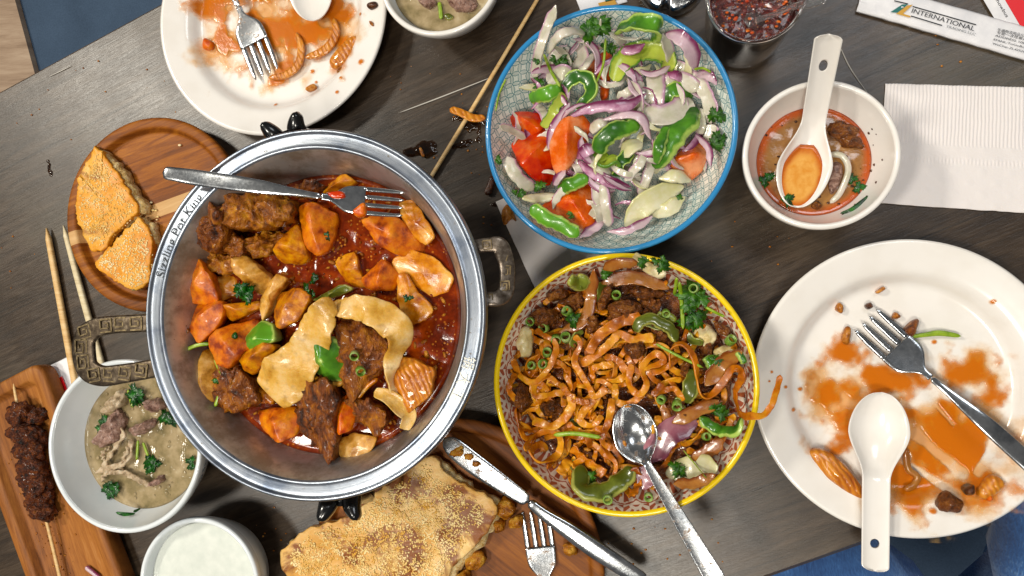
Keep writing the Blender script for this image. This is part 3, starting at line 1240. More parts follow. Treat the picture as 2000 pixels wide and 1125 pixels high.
# ------------------------------------------------------------------ two dinner plates
def plate(label, ell, R_scale=1.0):
    cx, cy, rx, ry = ell
    R_ = (rx + ry) / 2
    t = thing('dinner_plate', label, 'plate', (cx, cy, 0))
    top = [(0, .0065), (.3 * R_, .0066), (.62 * R_, .007), (.70 * R_, .0085), (.745 * R_, .0135), (.785 * R_, .0172), (.85 * R_, .0192), (.94 * R_, .0216), (.985 * R_, .0226), (R_, .0216), (.998 * R_, .0200)]
    pr = smooth_prof(top, 60)
    V, F, U = lathe(pr, (cx, cy), seg=144)
    mk('upper_face', V, F, MT['white'], t, uv=U, origin=(cx, cy, 0))
    bot = [pr[-1], (.94 * R_, .0176), (.8 * R_, .0135), (.70 * R_, .006), (.64 * R_, .003), (.62 * R_, .0004), (.59 * R_, .0004), (.57 * R_, .003), (0, .003)]
    V, F, U = lathe(bot, (cx, cy), seg=144)
    mk('underside', V, F, MT['white'], t, uv=U, origin=(cx, cy, 0))
    pa = np.array(pr)

    def zf(x, y):
        return float(np.interp(math.hypot(x - cx, y - cy), pa[:, 0], pa[:, 1]))
    return t, zf, (cx, cy, R_)


E1 = ellip(316, 750, -212, 268, .022)
p1, z1f, i1 = plate('white dinner plate smeared with orange sauce beside the round bread board', E1)
E2 = ellip(1475, 2092, 461, 1058, .022)
p2, z2f, i2 = plate('large white dinner plate with orange sauce and a green stem, next to the noodle bowl', E2)
MT['sauce'] = film_mat('orange_oily_sauce', 'f7bd3c', 'e58f10', 'c96a06', d0=-.02, d1=.9)
MT['sauce_wash'] = film_mat('thin_orange_oil', 'f3c878', 'eeb455', 'e89a2c', d0=0, d1=.7, amax=.6)


def zpx(zf, px, py, zg=.008):
    p = P(px, py, zg)
    return zf(p[0], p[1])


film('oil_film', [(640, 660, 300, 230, 1.0), (330, 560, 170, 150, .8), (760, 800, 170, 140, .9), (760, 500, 150, 120, .8), (560, 860, 200, 110, .8)], lambda x, y: z2f(x, y) - .0003, MT['sauce_wash'], 'thin oily orange film around the sauce on the large plate', C=CR2, zg=.007, amp=.6, freq=38, seed=5, step=.0016, th=.0002)
film('oil_film', [(700, 120, 420, 210, 1.0), (430, 230, 190, 190, .8), (1020, 170, 220, 200, .8), (720, 390, 190, 110, .7), (700, -80, 450, 120, 1)], lambda x, y: z1f(x, y) - .0003, MT['sauce_wash'], 'thin oily orange film around the sauce on the plate by the bread board', C=C1, zg=.007, amp=.6, freq=42, seed=6, step=.0016, th=.0002)
film('sauce_smear', [(680, 690, 190, 150, 1.3), (480, 500, 190, 90), (275, 530, 75, 85, .8), (345, 420, 70, 80, .9), (750, 470, 120, 75, .9), (800, 560, 70, 70, .7), (560, 810, 130, 90), (760, 830, 130, 90),
                     (330, 660, 110, 100, .6), (540, 890, 90, 60, .6), (420, 420, 60, 60, .5)], z2f, MT['sauce'],
     'orange sauce smeared across the large plate under the ceramic spoon', C=CR2, zg=.007, amp=.62, freq=70, seed=3, gain=1.3, th=.0016, cuts=[((570, 670), (715, 790), 22), ((560, 775), (665, 840), 16), ((830, 690), (760, 790), 14), ((620, 560), (690, 640), 6)])
film('sauce_smear', [(380, 50, 130, 110, .9), (440, 240, 120, 140, .8), (540, 380, 70, 80, .6), (720, 170, 260, 160, 1.2), (930, 180, 180, 150, 1.1), (1040, 60, 170, 110), (700, -60, 420, 110, 1.0), (1085, 270, 80, 120, .7), (740, 440, 80, 40, .8), (770, 330, 90, 90, .7)],
     z1f, MT['sauce'], 'orange sauce smeared over the plate beside the round bread board', C=C1, zg=.007, amp=.62, freq=75, seed=9, gain=1.3, th=.0016)
# faint orange drops on the plates
for k_, (x, y, r) in enumerate([(713, 565, 9), (1075, 517, 10), (1090, 437, 9), (1203, 355, 16), (925, 437, 8), (905, 378, 12), (1185, 85, 8)]):
    film('sauce_drop', [(x, y, r * 1.5, r * 1.3, 1.3)], z1f, MT['sauce'], 'small drop of orange sauce on the plate by the round bread board', C=C1, zg=.012, amp=.15, freq=200, seed=k_, step=.0005, th=.0006)['group'] = 'sauce drops on the plate by the bread board'
for k_, (x, y, r) in enumerate([(615, 908, 11), (152, 517, 6), (105, 468, 5), (97, 497, 4), (180, 592, 7), (205, 527, 8), (640, 375, 8), (808, 245, 9)]):
    film('sauce_drop', [(x, y, r * 1.5, r * 1.3, 1.3)], z2f, MT['sauce'], 'small drop of orange sauce on the large plate', C=CR2, zg=.012, amp=.15, freq=200, seed=k_ + 20, step=.0005, th=.0006)['group'] = 'sauce drops on the large plate'

# scraps on the plates
def onplate(zf, C, out, h, mat, name, label, cat, group=None, **k):
    pts = C(out)
    q = np.mean(np.array([p[:2] for p in pts]), axis=0)
    z = min(zpx(zf, *p[:2]) for p in pts)
    return place(name, puff(pts, z + .0003, h, **k), mat, label, cat, group)


onplate(z2f, CR2, [(220, 722), (255, 712), (300, 728), (350, 770), (405, 845), (412, 890), (350, 862), (270, 800)], .011, MT['onion_layer'], 'onion_wedge', 'curved orange onion wedge on the large plate beside the ceramic spoon', 'onion', n=48, dome=.3, amp=.0006)
for i, o_ in enumerate([[(310, 272), (325, 245), (342, 260), (338, 287)], [(330, 378), (345, 322), (366, 325), (360, 388)], [(440, 215), (468, 194), (476, 205), (450, 222)], [(495, 297), (505, 275), (527, 293), (510, 303)]]):
    onplate(z2f, CR2, o_, .005, MT['crumb_brown'], 'food_scrap', ['pointed tan food scrap on the clean part of the large plate', 'long tan food scrap beside the fork tines on the large plate', 'tan scrap highest on the clean part of the large plate', 'tiny tan scrap just off the fork tips on the large plate'][i], 'scrap', n=24, amp=.0008, dome=.4)
onplate(z2f, CR2, [(405, 257), (425, 245), (436, 262), (415, 272)], .005, MT['dark_bit'], 'food_scrap', 'small dark brown scrap above the fork tips on the large plate', 'scrap', n=24, amp=.0008, dome=.4)
onplate(z2f, CR2, [(530, 340), (560, 305), (584, 300), (576, 335), (555, 360)], .008, MT['chicken'], 'meat_scrap', 'dark brown meat scrap beside the green stem on the large plate', 'meat', n=28, amp=.0012, dome=.4)
place('herb_sprig', pstrip(CR2([(553, 358), (600, 352), (650, 346), (718, 356)]), .0045, [7, 9, 12, 8], .0022, zf=lambda a, b: zpx(z2f, a, b), n=20), MT['stem'], 'green herb stem lying on the large plate beside the fork', 'herb')
place('onion_strip', pstrip(CR2([(540, 715), (548, 780), (578, 806), (565, 835), (535, 848)]), .004, 14, .004, zf=lambda a, b: zpx(z2f, a, b), n=26, tilt=.6), MT['onion_b'], 'reddish brown onion strip beside the ceramic spoon on the large plate', 'onion')
onplate(z2f, CR2, [(636, 890), (680, 850), (722, 880), (700, 915), (650, 917)], .012, MT['beef'], 'meat_scrap', 'ragged brown meat scrap at the lower edge of the sauce on the large plate', 'meat', n=36, amp=.0025, dome=.4)
onplate(z2f, CR2, [(720, 842), (753, 825), (756, 862), (726, 866)], .009, MT['dark_bit'], 'food_scrap', 'dark olive scrap between meat and onion in the sauce of the large plate', 'scrap', n=24, amp=.0014, dome=.4)
onplate(z2f, CR2, [(762, 862), (812, 792), (866, 822), (832, 862), (785, 884)], .007, MT['onion_layer'], 'onion_piece', 'flat orange onion piece at the lower end of the sauce on the large plate', 'onion', n=32, amp=.0006, dome=.3)
onplate(z2f, CR2, [(797, 866), (815, 862), (820, 880), (803, 888)], .004, MT['carrot'], 'carrot_bit', 'small orange carrot bit near the rim of the large plate', 'carrot', n=20, dome=.4)

zp1 = lambda a, b: zpx(z1f, a, b)
place('onion_strip', pstrip(C1([(832, 178), (858, 260), (842, 350), (775, 408), (680, 424)]), .004, [8, 14, 15, 14, 9], .005, zf=zp1, n=30, curl=.2), MT['onion_layer'], 'orange onion arc touching the fork tips on the sauced plate', 'onion')
place('onion_strip', pstrip(C1([(1035, 100), (1045, 190), (985, 275), (880, 316)]), .004, [9, 16, 18, 10], .005, zf=zp1, n=30, curl=.2), MT['onion_layer'], 'orange onion arc beneath the spoon end on the sauced plate', 'onion')
onplate(z1f, C1, [(1000, 330), (1120, 200), (1166, 190), (1160, 250), (1100, 350), (1030, 385)], .007, MT['onion_layer'], 'onion_piece', 'square layered orange onion piece on the plate by the bread board', 'onion', n=40, dome=.25)
onplate(z1f, C1, [(330, 198), (382, 232), (372, 270), (322, 272)], .006, MT['carrot'], 'carrot_bit', 'orange carrot triangle on the plate by the bread board', 'carrot', n=24, dome=.3)
onplate(z1f, C1, [(874, 482), (930, 452), (942, 480), (890, 502)], .005, MT['crumb_brown'], 'food_scrap', 'pale tan scrap on the clean part of the plate by the bread board', 'scrap', n=24, amp=.0008, dome=.3)
onplate(z1f, C1, [(1205, 25), (1262, 8), (1282, 40), (1232, 58)], .006, MT['dark_bit'], 'food_scrap', 'dark scrap on the rim of the plate by the bread board', 'scrap', n=26, amp=.001, dome=.3)
onplate(z1f, C1, [(1225, 112), (1248, 122), (1252, 146), (1232, 136)], .004, MT['crumb_brown'], 'food_scrap', 'tiny tan scrap on the rim of the plate by the bread board', 'scrap', n=20, amp=.0005, dome=.3)
onplate(z1f, C1, [(1050, 392), (1078, 358), (1100, 380), (1070, 412)], .005, MT['chicken'], 'meat_scrap', 'small brown meat scrap beside the layered onion piece', 'meat', n=24, amp=.001, dome=.3)

fork('steel fork lying on the large plate above the sauce', (2072, 958), (1818, 738), (1690, 624), (.034, .0185, .0125), (24, 34, 13, 76), MT['cutlery'])
fork('steel fork lying in the sauce on the plate by the bread board', (352, -250), (466, 14), (521, 146), (.030, .017, .0125), (20, 30, 11, 58), MT['cutlery_dirty'])

# white ceramic spoons
q_ = mpp(1718, 830, .02)
shell_spoon('white ceramic soup spoon lying on the large plate with its handle over the rim', 'soup_spoon', (1722, 766), (1712, 935), (1710, 1117), .021, .026, .037,
            ceramic_w(0, 58 * q_, 26 * q_, 25 * q_), ceramic_d(.0125, .0022), .0026, MT['white'], hole=(1711, 1064, .034), hr=9 * q_)
q_ = mpp(1580, 300, .05)
shell_spoon('white ceramic soup spoon standing in the red broth bowl', 'soup_spoon', (1556, 406), (1590, 235), (1620, 68), .0325, .042, .092,
            ceramic_w(0, 54 * q_, 23 * q_, 25 * q_), ceramic_d(.0125, .0025), .0026, MT['white'], hole=(1612, 122, .078), hr=8 * q_, pool=.0305)
q_ = mpp(613, 0, .02)
shell_spoon('white ceramic soup spoon lying on the plate by the bread board', 'soup_spoon', (611, 40), (600, -90), (588, -220), .022, .026, .037,
            ceramic_w(0, 43 * q_, 20 * q_, 19 * q_), ceramic_d(.0105, .002), .0024, MT['white'])

# ------------------------------------------------------------------ the pot on its stand
ZR = .115
EP = ellip(283, 950, 250, 982, ZR)
pcx, pcy, prx, pry = EP
RP = prx
PSY = pry / prx
pot = thing('steel_pot', 'wide steel pot of stew with bronze handles, set on a black stand', 'pot', (pcx, pcy, .045))
ri = RP * .878
inner = smooth_prof([(0, .052), (.45 * RP, .0525), (.66 * RP, .055), (.745 * RP, .064), (.795 * RP, .082), (.842 * RP, .101), (ri, ZR - .003)], 40)
V, F, U = lathe(inner + [(ri + .001, ZR - .0012)], (pcx, pcy), 1, PSY, 144)
mk('inner_wall', V, F, MT['pot_wall'], pot, uv=U, origin=(pcx, pcy, .045))
rimp = smooth_prof([(ri + .001, ZR - .0012), (ri + .0025, ZR + .0002), (ri + .004, ZR - .0006), (RP * .93, ZR - .001), (RP * .965, ZR - .0014), (RP * .975, ZR - .0004), (RP * .985, ZR + .0006), (RP * .996, ZR - .0004), (RP, ZR - .003), (RP * .996, ZR - .006), (RP * .97, ZR - .006), (ri + .004, ZR - .0045)], 50)
V, F, U = lathe(rimp, (pcx, pcy), 1, PSY, 160)
mk('rim', V, F, MT['pot_rim'], pot, uv=U, origin=(pcx, pcy, .045))
outer = smooth_prof([(ri + .004, ZR - .0045), (.862 * RP, .100), (.815 * RP, .08), (.765 * RP, .06), (.68 * RP, .0485), (.45 * RP, .046), (0, .0458)], 30)
V, F, U = lathe(outer, (pcx, pcy), 1, PSY, 144)
mk('outer_wall', V, F, MT['pot_wall'], pot, uv=U, origin=(pcx, pcy, .045))
PI_ = (pcx, pcy, RP, 1.0, PSY, np.array(inner))


def arc_text(s, size, a0, rho, mat, name, cw=True, gap=1.0):
    V, F = text_mesh(s, size)
    out = []
    for v in V:
        a = a0 - v[0] * gap / (RP * rho * (PSY + 1) / 2)
        r = RP * rho + v[1]
        out.append((pcx + r * math.cos(a), pcy + r * PSY * math.sin(a), ZR - .0004))
    return mk(name, out, F, mat, pot, smooth=False)


arc_text('Sizzling Pot King', .0098, math.radians(167.5), .907, MT['etch'], 'lettering', gap=.98)
arc_text('锅 大 王', .0092, math.radians(-13.5), .912, MT['etch_light'], 'lettering', gap=.92)
# handles
m = Mat('lit_worn_steel_handle')
n = m.noise(m.coord(), 260, 5, .65)
MT['handle_steel_lit'] = m.set(color=m.ramp(n, [(.3, '54483c'), (.55, '8a7d70'), (.8, 'c2b8ac')]), metal=.85, rough=.38, normal=m.bump(n, .3, .0004))  # silver-brown made lighter in the colour for the light this handle catches


def handle(pts, zl, wl, keys, ks, label, mat='bronze'):
    path = [P(p[0], p[1], z) for p, z in zip(pts, zl)]
    w_ = [a * mpp(p[0], p[1], z) for a, p, z in zip(wl, pts, zl)]
    V, F, U = strip(path, w_, .0042, n=64, k=14, taper=.0, sq=.5)
    h = mk('handle', V, F, MT[mat], pot, uv=U)
    h['label'] = label
    sp = [(-.5, -.5), (.5, -.5), (.5, .5), (-.5, .5), (-.5, -.2), (.2, -.2), (.2, .2), (-.15, .2)]
    zi = np.mean(zl)
    for (kx, ky, an) in keys:
        j = int(np.argmin([math.hypot(kx - p[0], ky - p[1]) for p in pts]))
        z = zl[j]
        c = P(kx, ky, z)
        s = ks * mpp(kx, ky, z)
        ca, sa = math.cos(an), math.sin(an)
        mb = MB()
        pp = [np.array([c[0] + (x * ca - y * sa) * s, c[1] + (x * sa + y * ca) * s]) for x, y in sp]
        for a, b in zip(pp[:-1], pp[1:]):
            V, F = boxv(a, b, s * .11, z + .0012, z + .0027)
            mb.add(V, F)
        mb.build('key_ornament', MT['bronze_key'], h, smooth=False)
    return h


handle([(300, 630), (262, 632), (225, 634), (190, 640), (168, 658), (164, 690), (173, 721), (200, 734), (240, 730), (310, 718)], [.104, .104, .103, .102, .101, .101, .101, .102, .103, .104],
       [33, 33, 33, 37, 46, 50, 46, 39, 36, 34], [(270, 632, .05), (240, 633, .05), (211, 636, .1), (170, 648, .3), (163, 676, 1.6), (167, 706, 1.7), (188, 732, .2), (218, 732, -.05), (248, 729, -.1), (280, 723, -.12)], 23, 'bronze handle with square spiral key pattern over the soup bowl')
handle([(925, 482), (955, 478), (976, 481), (988, 510), (991, 540), (986, 572), (968, 584), (935, 582)], [.104, .104, .103, .098, .097, .098, .103, .104], [26, 28, 34, 32, 30, 32, 30, 26],
       [(953, 479, .1), (984, 500, 1.3), (990, 528, 1.5), (988, 558, 1.6), (955, 583, 0)], 17, 'worn steel handle with lit tone in its colour, pointing towards the salad bowl', 'handle_steel_lit')
# stand
stand = thing('pot_stand', 'black iron stand with horned lugs holding the steel pot', 'stand', (pcx, pcy, 0))
V, F, U = lathe([(.062, .036), (.07, .036), (.07, .0452), (.062, .0452), (.062, .036)], (pcx, pcy), 1, PSY, 72)
mk('ring', V, F, MT['iron'], stand, uv=U, smooth=False)
for a in (math.radians(40), math.radians(140), math.radians(220), math.radians(320)):
    p = np.array([pcx + .066 * math.cos(a), pcy + .066 * PSY * math.sin(a)])
    d = np.array([math.cos(a), math.sin(a)])
    V, F, U = strip([(p[0], p[1], .04), (p[0] + d[0] * .004, p[1] + d[1] * .004, .02), (p[0] + d[0] * .006, p[1] + d[1] * .006, .0005)], [.011, .010, .012], .008, n=12, k=10, taper=0)
    mk('leg', V, F, MT['iron'], stand, uv=U)
for (ex, ey, sgn) in ((553, 243, 1), (664, 1002, -1)):
    tip = P(ex, ey, .088)
    d = tip[:2] - np.array([pcx, pcy])
    d /= np.linalg.norm(d)
    s0 = np.array([pcx + d[0] * .066, pcy + d[1] * .07])
    mid = tip[:2] * .75 + s0 * .25
    V, F, U = strip([(s0[0], s0[1], .041), (mid[0] + d[0] * .012, mid[1] + d[1] * .012, .046), (tip[0] - d[0] * .006, tip[1] - d[1] * .006, .066), (tip[0] - d[0] * .008, tip[1] - d[1] * .008, .086)], [.016, .02, .03, .03], .008, n=22, k=10, taper=0)
    arm = mk('arm', V, F, MT['iron'], stand, uv=U)
    side = np.array([-d[1], d[0]])
    for k_ in (-1, 1):
        b = tip[:2] + side * k_ * .0075 - d * .012
        V, F, U = strip([(b[0], b[1], .082), (b[0] + d[0] * .008 + side[0] * k_ * .002, b[1] + d[1] * .008 + side[1] * k_ * .002, .088), (b[0] + d[0] * .017 + side[0] * k_ * .0065, b[1] + d[1] * .017 + side[1] * k_ * .0065, .09)], [.016, .013, .006], .011, n=14, k=12, taper=.16, sq=.9)
        mk('horn', V, F, MT['iron'], arm, uv=U)

# stew
m = Mat('red_oily_stew_broth')
co = m.coord()
n = m.noise(co, 38, 5, .6, .5)
n2 = m.noise(co, 420, 4, .6)
v = m.vor(co, 330)
oil = v.lt(.26) * m.noise(co, 40, 3).ss(.45, .6)
c = m.ramp(n * .8 + n2 * .22, [(.3, '330a01'), (.5, '702203'), (.66, '983c04'), (.85, 'bc6410')])
c = m.mix(oil * .55, c, 'd98a2a')
MT['stew'] = m.set(color=c, rough=.07 + n2 * .05, spec=.3, normal=m.bump(n * 1.2 + n2 * .12 + oil * .1, .3, .0009))
st_o = disc('stew_broth', PI_, .082, MT['stew'], amp=.0018, freq=70, seed=4)
tag(st_o, 'red brown oily broth filling the steel pot', 'broth')
ZS = .082


def zpot(px, py):
    return ZS


def potpiece(name, out, mat, label, cat, h, z=-.006, **k):
    c_ = np.mean([p[:2] for p in out], axis=0)
    out = [tuple(c_ + (np.array(p[:2]) - c_) * 1.17) for p in out]
    return place(name, puff(out, ZS + z, h, **k), mat, label, cat)


POT = [
    ('potato_chunk', C5([(275, 800), (330, 795), (410, 880), (440, 1020), (330, 1030), (240, 1000), (245, 940)]), 'potato_orange', 'orange potato wedge with dark spots against the left pot wall', .017, .004),
    ('potato_chunk', C6([(240, -20), (470, -25), (475, 20), (460, 90), (360, 185), (280, 110)]), 'potato_orange', 'orange potato wedge beside the ragged dark meat scrap in the pot', .018, .003),
    ('potato_chunk', C6([(400, 200), (440, 130), (610, 85), (615, 200), (520, 320), (450, 310)]), 'potato_orange', 'orange potato wedge flecked with chopped chive next to green pepper', .02, .006),
    ('potato_chunk', C6([(470, -10), (640, -30), (650, 5), (500, 78)]), 'potato', 'thin orange potato sliver lying against a larger wedge', .014, .006),
    ('potato_chunk', C6([(550, 265), (700, 205), (755, 220), (740, 270), (620, 380), (590, 340)]), 'potato', 'golden potato chunk tucked beside the broad noodle', .02, .006),
    ('potato_chunk', C6([(655, 600), (720, 575), (850, 570), (885, 640), (870, 710), (790, 740), (690, 680)]), 'potato_orange', 'orange potato chunk beside the dark beef at the pot bottom edge', .018, .0),
    ('potato_chunk', C5([(1280, 570), (1440, 540), (1500, 580), (1590, 690), (1570, 740), (1490, 755), (1370, 690)]), 'potato_orange', 'smooth orange potato chunk under the fork tines', .02, .0),
    ('potato_chunk', C5([(1270, 900), (1390, 790), (1480, 900), (1420, 960), (1330, 960)]), 'potato_orange', 'pyramid shaped orange potato chunk in the red broth', .017, .0),
    ('potato_chunk', C5([(780, 740), (890, 590), (950, 770), (900, 810), (800, 800)]), 'potato', 'yellow potato wedge rising from the broth between meat chunks', .02, -.003),
    ('potato_chunk', C5([(920, 500), (1000, 480), (1100, 540), (1080, 680), (1020, 760), (960, 720), (930, 600)]), 'potato_orange', 'tall orange potato slab with a herb leaf on it', .018, .0),
    ('potato_chunk', C5([(1100, 790), (1230, 750), (1270, 930), (1200, 960)]), 'potato', 'half sunken yellow potato chunk in the open broth', .014, -.003),
    ('potato_chunk', C6([(740, -70), (850, -100), (950, -60), (900, 60), (800, 105), (740, 40)]), 'potato', 'golden potato chunk half under the broad noodle', .018, .008),
    ('carrot_piece', C6([(1110, 520), (1160, 500), (1205, 590), (1185, 680), (1115, 700)]), 'carrot', 'upright orange carrot piece between two dark beef chunks', .02, .0),
    ('potato_slice', C5([(550, 790), (620, 785), (730, 900), (690, 985), (650, 970), (560, 860)]), 'potato_pale', 'pale yellow potato stick near the parsley in the pot', .017, .003),
    ('potato_slice', C5([(1040, 400), (1150, 300), (1235, 350), (1100, 395)]), 'potato', 'brown potato slice by the far pot wall above the fork', .013, .0),
    ('onion_sheet', C5([(1490, 480), (1560, 465), (1640, 580), (1668, 650), (1620, 692), (1550, 650), (1510, 580)]), 'onion_stew', 'oval tan onion sheet at the fork tips', .008, .006),
    ('onion_sheet', C5([(1465, 800), (1560, 745), (1680, 790), (1765, 890), (1740, 960), (1650, 990), (1560, 920), (1490, 880)]), 'onion_stew', 'large brown translucent onion sheet near the right pot wall', .007, .002),
    ('onion_sheet', C5([(1480, 890), (1530, 880), (1560, 960), (1665, 1060), (1600, 1120), (1500, 1150), (1485, 1000)]), 'onion_stew', 'tan onion sheet with a herb fleck below the brown sheet', .008, .004),
    ('onion_sheet', C5([(690, 1010), (780, 880), (842, 910), (760, 1000), (735, 1070), (700, 1120)]), 'potato_pale', 'pale curved onion sheet above the broad noodle', .012, .006),
    ('onion_wedge', C6([(1400, 300), (1500, 290), (1645, 350), (1620, 480), (1520, 565), (1420, 490), (1385, 390)]), 'onion_layer', 'bright orange layered onion wedge beside the right end of the broad noodle', .02, .0),
    ('onion_sheet', C6([(1090, 770), (1180, 715), (1310, 740), (1280, 805), (1150, 882)]), 'potato_pale', 'tan onion square at the lower pot wall', .008, .003),
    ('bone_piece', C6([(330, 265), (370, 250), (400, 290), (405, 370), (430, 440), (415, 530), (350, 545), (290, 520), (285, 460), (325, 400), (325, 310)]), 'potato_pale', 'pale waisted cartilage piece at the left pot wall', .016, .004),
    ('pepper_piece', C6([(578, 245), (610, 150), (660, 82), (720, 100), (772, 180), (700, 225)]), 'pepper', 'green pepper piece beside the orange potato wedges in the pot', .018, .006),
    ('pepper_piece', C6([(915, 330), (990, 240), (1020, 160), (1100, 190), (1152, 330), (1130, 402), (1020, 395)]), 'pepper', 'large shiny green pepper piece below the broad noodle', .022, .004),
    ('leek_piece', C5([(1000, 1010), (1150, 930), (1200, 958), (1050, 1025)]), 'pepper_soy', 'olive leek piece by the parsley in the stew', .013, .004),
    ('meat_chunk', C5([(300, 640), (480, 485), (525, 560), (480, 680), (430, 745), (350, 700)]), 'chicken', 'brown fibrous meat chunk against the upper left pot wall', .026, .004),
    ('meat_chunk', C5([(505, 520), (600, 415), (720, 430), (855, 450), (845, 570), (700, 610), (560, 610)]), 'meat_pale', 'big wrinkled meat chunk under the fork handle', .026, .004),
    ('meat_chunk', C5([(490, 700), (540, 635), (600, 700), (615, 765), (500, 755)]), 'chicken', 'small ragged meat chunk between the two upper meat chunks', .02, .002),
    ('meat_chunk', C5([(640, 660), (760, 630), (810, 660), (700, 770), (640, 745)]), 'meat_pale', 'light fatty meat chunk beside the yellow potato wedge', .018, .0),
    ('meat_chunk', C5([(340, 760), (440, 740), (560, 790), (540, 860), (430, 870), (370, 800)]), 'meat_pale', 'flat tan meat piece above the spotted orange wedge', .014, .0),
    ('meat_chunk', C6([(1110, 110), (1200, 80), (1390, 190), (1375, 300), (1290, 400), (1210, 495), (1150, 380)]), 'chicken', 'dark bony meat chunk under the arch of the broad noodle', .022, .0),
    ('meat_chunk', C6([(850, 470), (960, 415), (1115, 440), (1105, 700), (1095, 800), (1060, 845), (960, 765), (890, 650)]), 'chicken', 'long dark fibrous beef chunk at the lower pot wall', .022, .0),
    ('meat_chunk', C6([(450, 355), (560, 335), (635, 430), (645, 520), (560, 575), (460, 562), (430, 500)]), 'chicken', 'hairy dark brown meat chunk beside the pale cartilage', .022, .0),
    ('meat_chunk', C6([(1140, 560), (1250, 505), (1375, 560), (1385, 620), (1335, 695), (1200, 630)]), 'chicken', 'brown meat chunk next to the curled noodle end', .02, .0),
    ('meat_chunk', C6([(165, 85), (240, 52), (292, 120), (222, 195), (190, 145)]), 'chicken', 'small ragged dark meat scrap at the left pot wall', .018, .0),
    ('meat_chunk', C5([(870, 390), (960, 340), (1030, 370), (980, 435)]), 'chicken', 'dark meat tip at the far pot wall behind the fork', .018, .0),
    ('onion_sheet', C5([(420, 890), (530, 870), (545, 985), (450, 1020)]), 'onion_stew', 'olive tan onion piece next to the parsley in the pot', .008, .0),
    ('onion_sheet', C6([(650, 440), (760, 470), (740, 540), (660, 520)]), 'onion_stew', 'olive tan onion piece under the lower end of the broad noodle', .012, .0),
]
for i, (nm, out, mt, lab, h, z) in enumerate(POT):
    meat = 'meat' in nm
    pot_kw = dict(n=64 if meat else 44, amp=.0052 if meat else .0014, freq=105 if meat else 60, amp2=.0022 if meat else .0004, freq2=330, seed=i * 1.3, dome=.22 if meat else .25, ridge=0 if meat or 'onion' in nm else .42, rings=8 if meat else 5, sharp=nm != 'bone_piece', cut=.2 if meat else .1, under=.84 if meat else .78, jag=.0028 if meat else .0009)
    tl = (rnd.uniform(-.4, .4), rnd.uniform(-.4, .4)) if 'onion' not in nm else (rnd.uniform(-.2, .2), rnd.uniform(-.2, .2))
    cat = {'potato_chunk': 'potato', 'potato_slice': 'potato', 'carrot_piece': 'carrot', 'onion_sheet': 'onion', 'onion_wedge': 'onion', 'bone_piece': 'cartilage', 'pepper_piece': 'pepper', 'leek_piece': 'leek', 'meat_chunk': 'meat'}[nm]
    potpiece(nm, out, MT[mt], lab, cat, h, z - .0055, tilt=tl, **pot_kw)
# small shreds floating on the broth
mb = MB()
r6 = random.Random(15)
for i in range(260):
    a = r6.random() * 6.28
    r = math.sqrt(r6.random()) * RP * .74
    V, F = ICO[1]
    s_ = r6.uniform(.0008, .0026)
    R_ = np.array(Euler((0, 0, r6.random() * 6.28)).to_matrix())
    mb.add((V * np.array([s_ * r6.uniform(1, 1.8), s_ * .7, s_ * .4])) @ R_.T + np.array([pcx + r * math.cos(a), pcy + r * PSY * math.sin(a), ZS + .0004]), F)
tag(mb.build('stew_shreds', MT['meat_pale']), 'tiny meat and onion shreds floating in the pot broth', 'shreds', kind='stuff')
# broad noodles
place('broad_noodle', pstrip([(655, 594, .026), (634, 606, .030), (618, 640, .027), (606, 672, .024), (584, 706, .021), (552, 742, .018), (526, 772, .014)], ZS, [30, 50, 70, 72, 84, 104, 74], .0020, n=80, k=22, taper=.02, wav=.0026, wavf=3, curl=-.05, sq=.35, rough=.0011), MT['noodle_wide'], 'broad pale belt noodle folded over the pot stew, wide lower half', 'noodle')
place('broad_noodle', pstrip([(650, 600, .020), (672, 601, .024), (712, 603, .028), (750, 619, .029), (778, 645, .027), (780, 672, .026), (766, 704, .022), (763, 738, .018), (772, 768, .016), (790, 800, .014)], ZS, [24, 42, 52, 60, 60, 46, 30, 24, 20, 14], .0020, tilt=[0, .1, .2, .3, .35, .5, .8, .9, .8, .6], n=90, k=20, taper=.03, wav=.0024, wavf=4, curl=-.06, sq=.35, rough=.001), MT['noodle_wide'], 'broad belt noodle arching over the bony meat, narrowing at its end', 'noodle')
place('broad_noodle', pstrip(C6([(1300, 478, .02), (1380, 505, .02), (1450, 565, .018), (1495, 610, .016), (1470, 690, .012)]), ZS, [18, 28, 34, 30, 20], .0018, tilt=[.2, .4, .5, .3, 0], n=40, k=16, taper=.05, curl=.25), MT['noodle_wide'], 'curled noodle end below the layered orange onion wedge', 'noodle')
place('onion_strip', pstrip(C6([(912, 362), (980, 408), (1080, 435), (1135, 412)]), ZS + .012, 12, .004, n=24, tilt=.5), MT['onion_stew'], 'thin tan onion strip under the large green pepper piece', 'onion')
place('onion_strip', pstrip(C6([(1205, 520), (1250, 460), (1320, 400)]), ZS + .014, 9, .003, n=20, tilt=.6), MT['onion_stew'], 'thin tan onion strip beside the bony meat', 'onion')
HERBS = [((480, 572), .016, 9, 'parsley cluster between potato pieces near the left of the stew'), ((610, 545), .010, 6, 'small parsley cluster floating in the open broth'), ((600, 573), .013, 8, 'parsley cluster above the broad noodle'),
         ((608, 716), .008, 5, 'parsley scrap on the large green pepper piece'), ((428, 745), .009, 6, 'parsley scrap on a stem beside the pale cartilage'), ((800, 580), .007, 4, 'parsley fleck on the tan onion sheet'), ((641, 462), .007, 3, 'round herb leaf on the tall potato slab')]
for i, ((x, y), s, n_, lab) in enumerate(HERBS):
    place('parsley', leaf_cluster(P(x, y, ZS + (.016 if i not in (1,) else .004)), s * .72, n_, i, flat=.6), MT['herb_dark'], lab, 'herb')
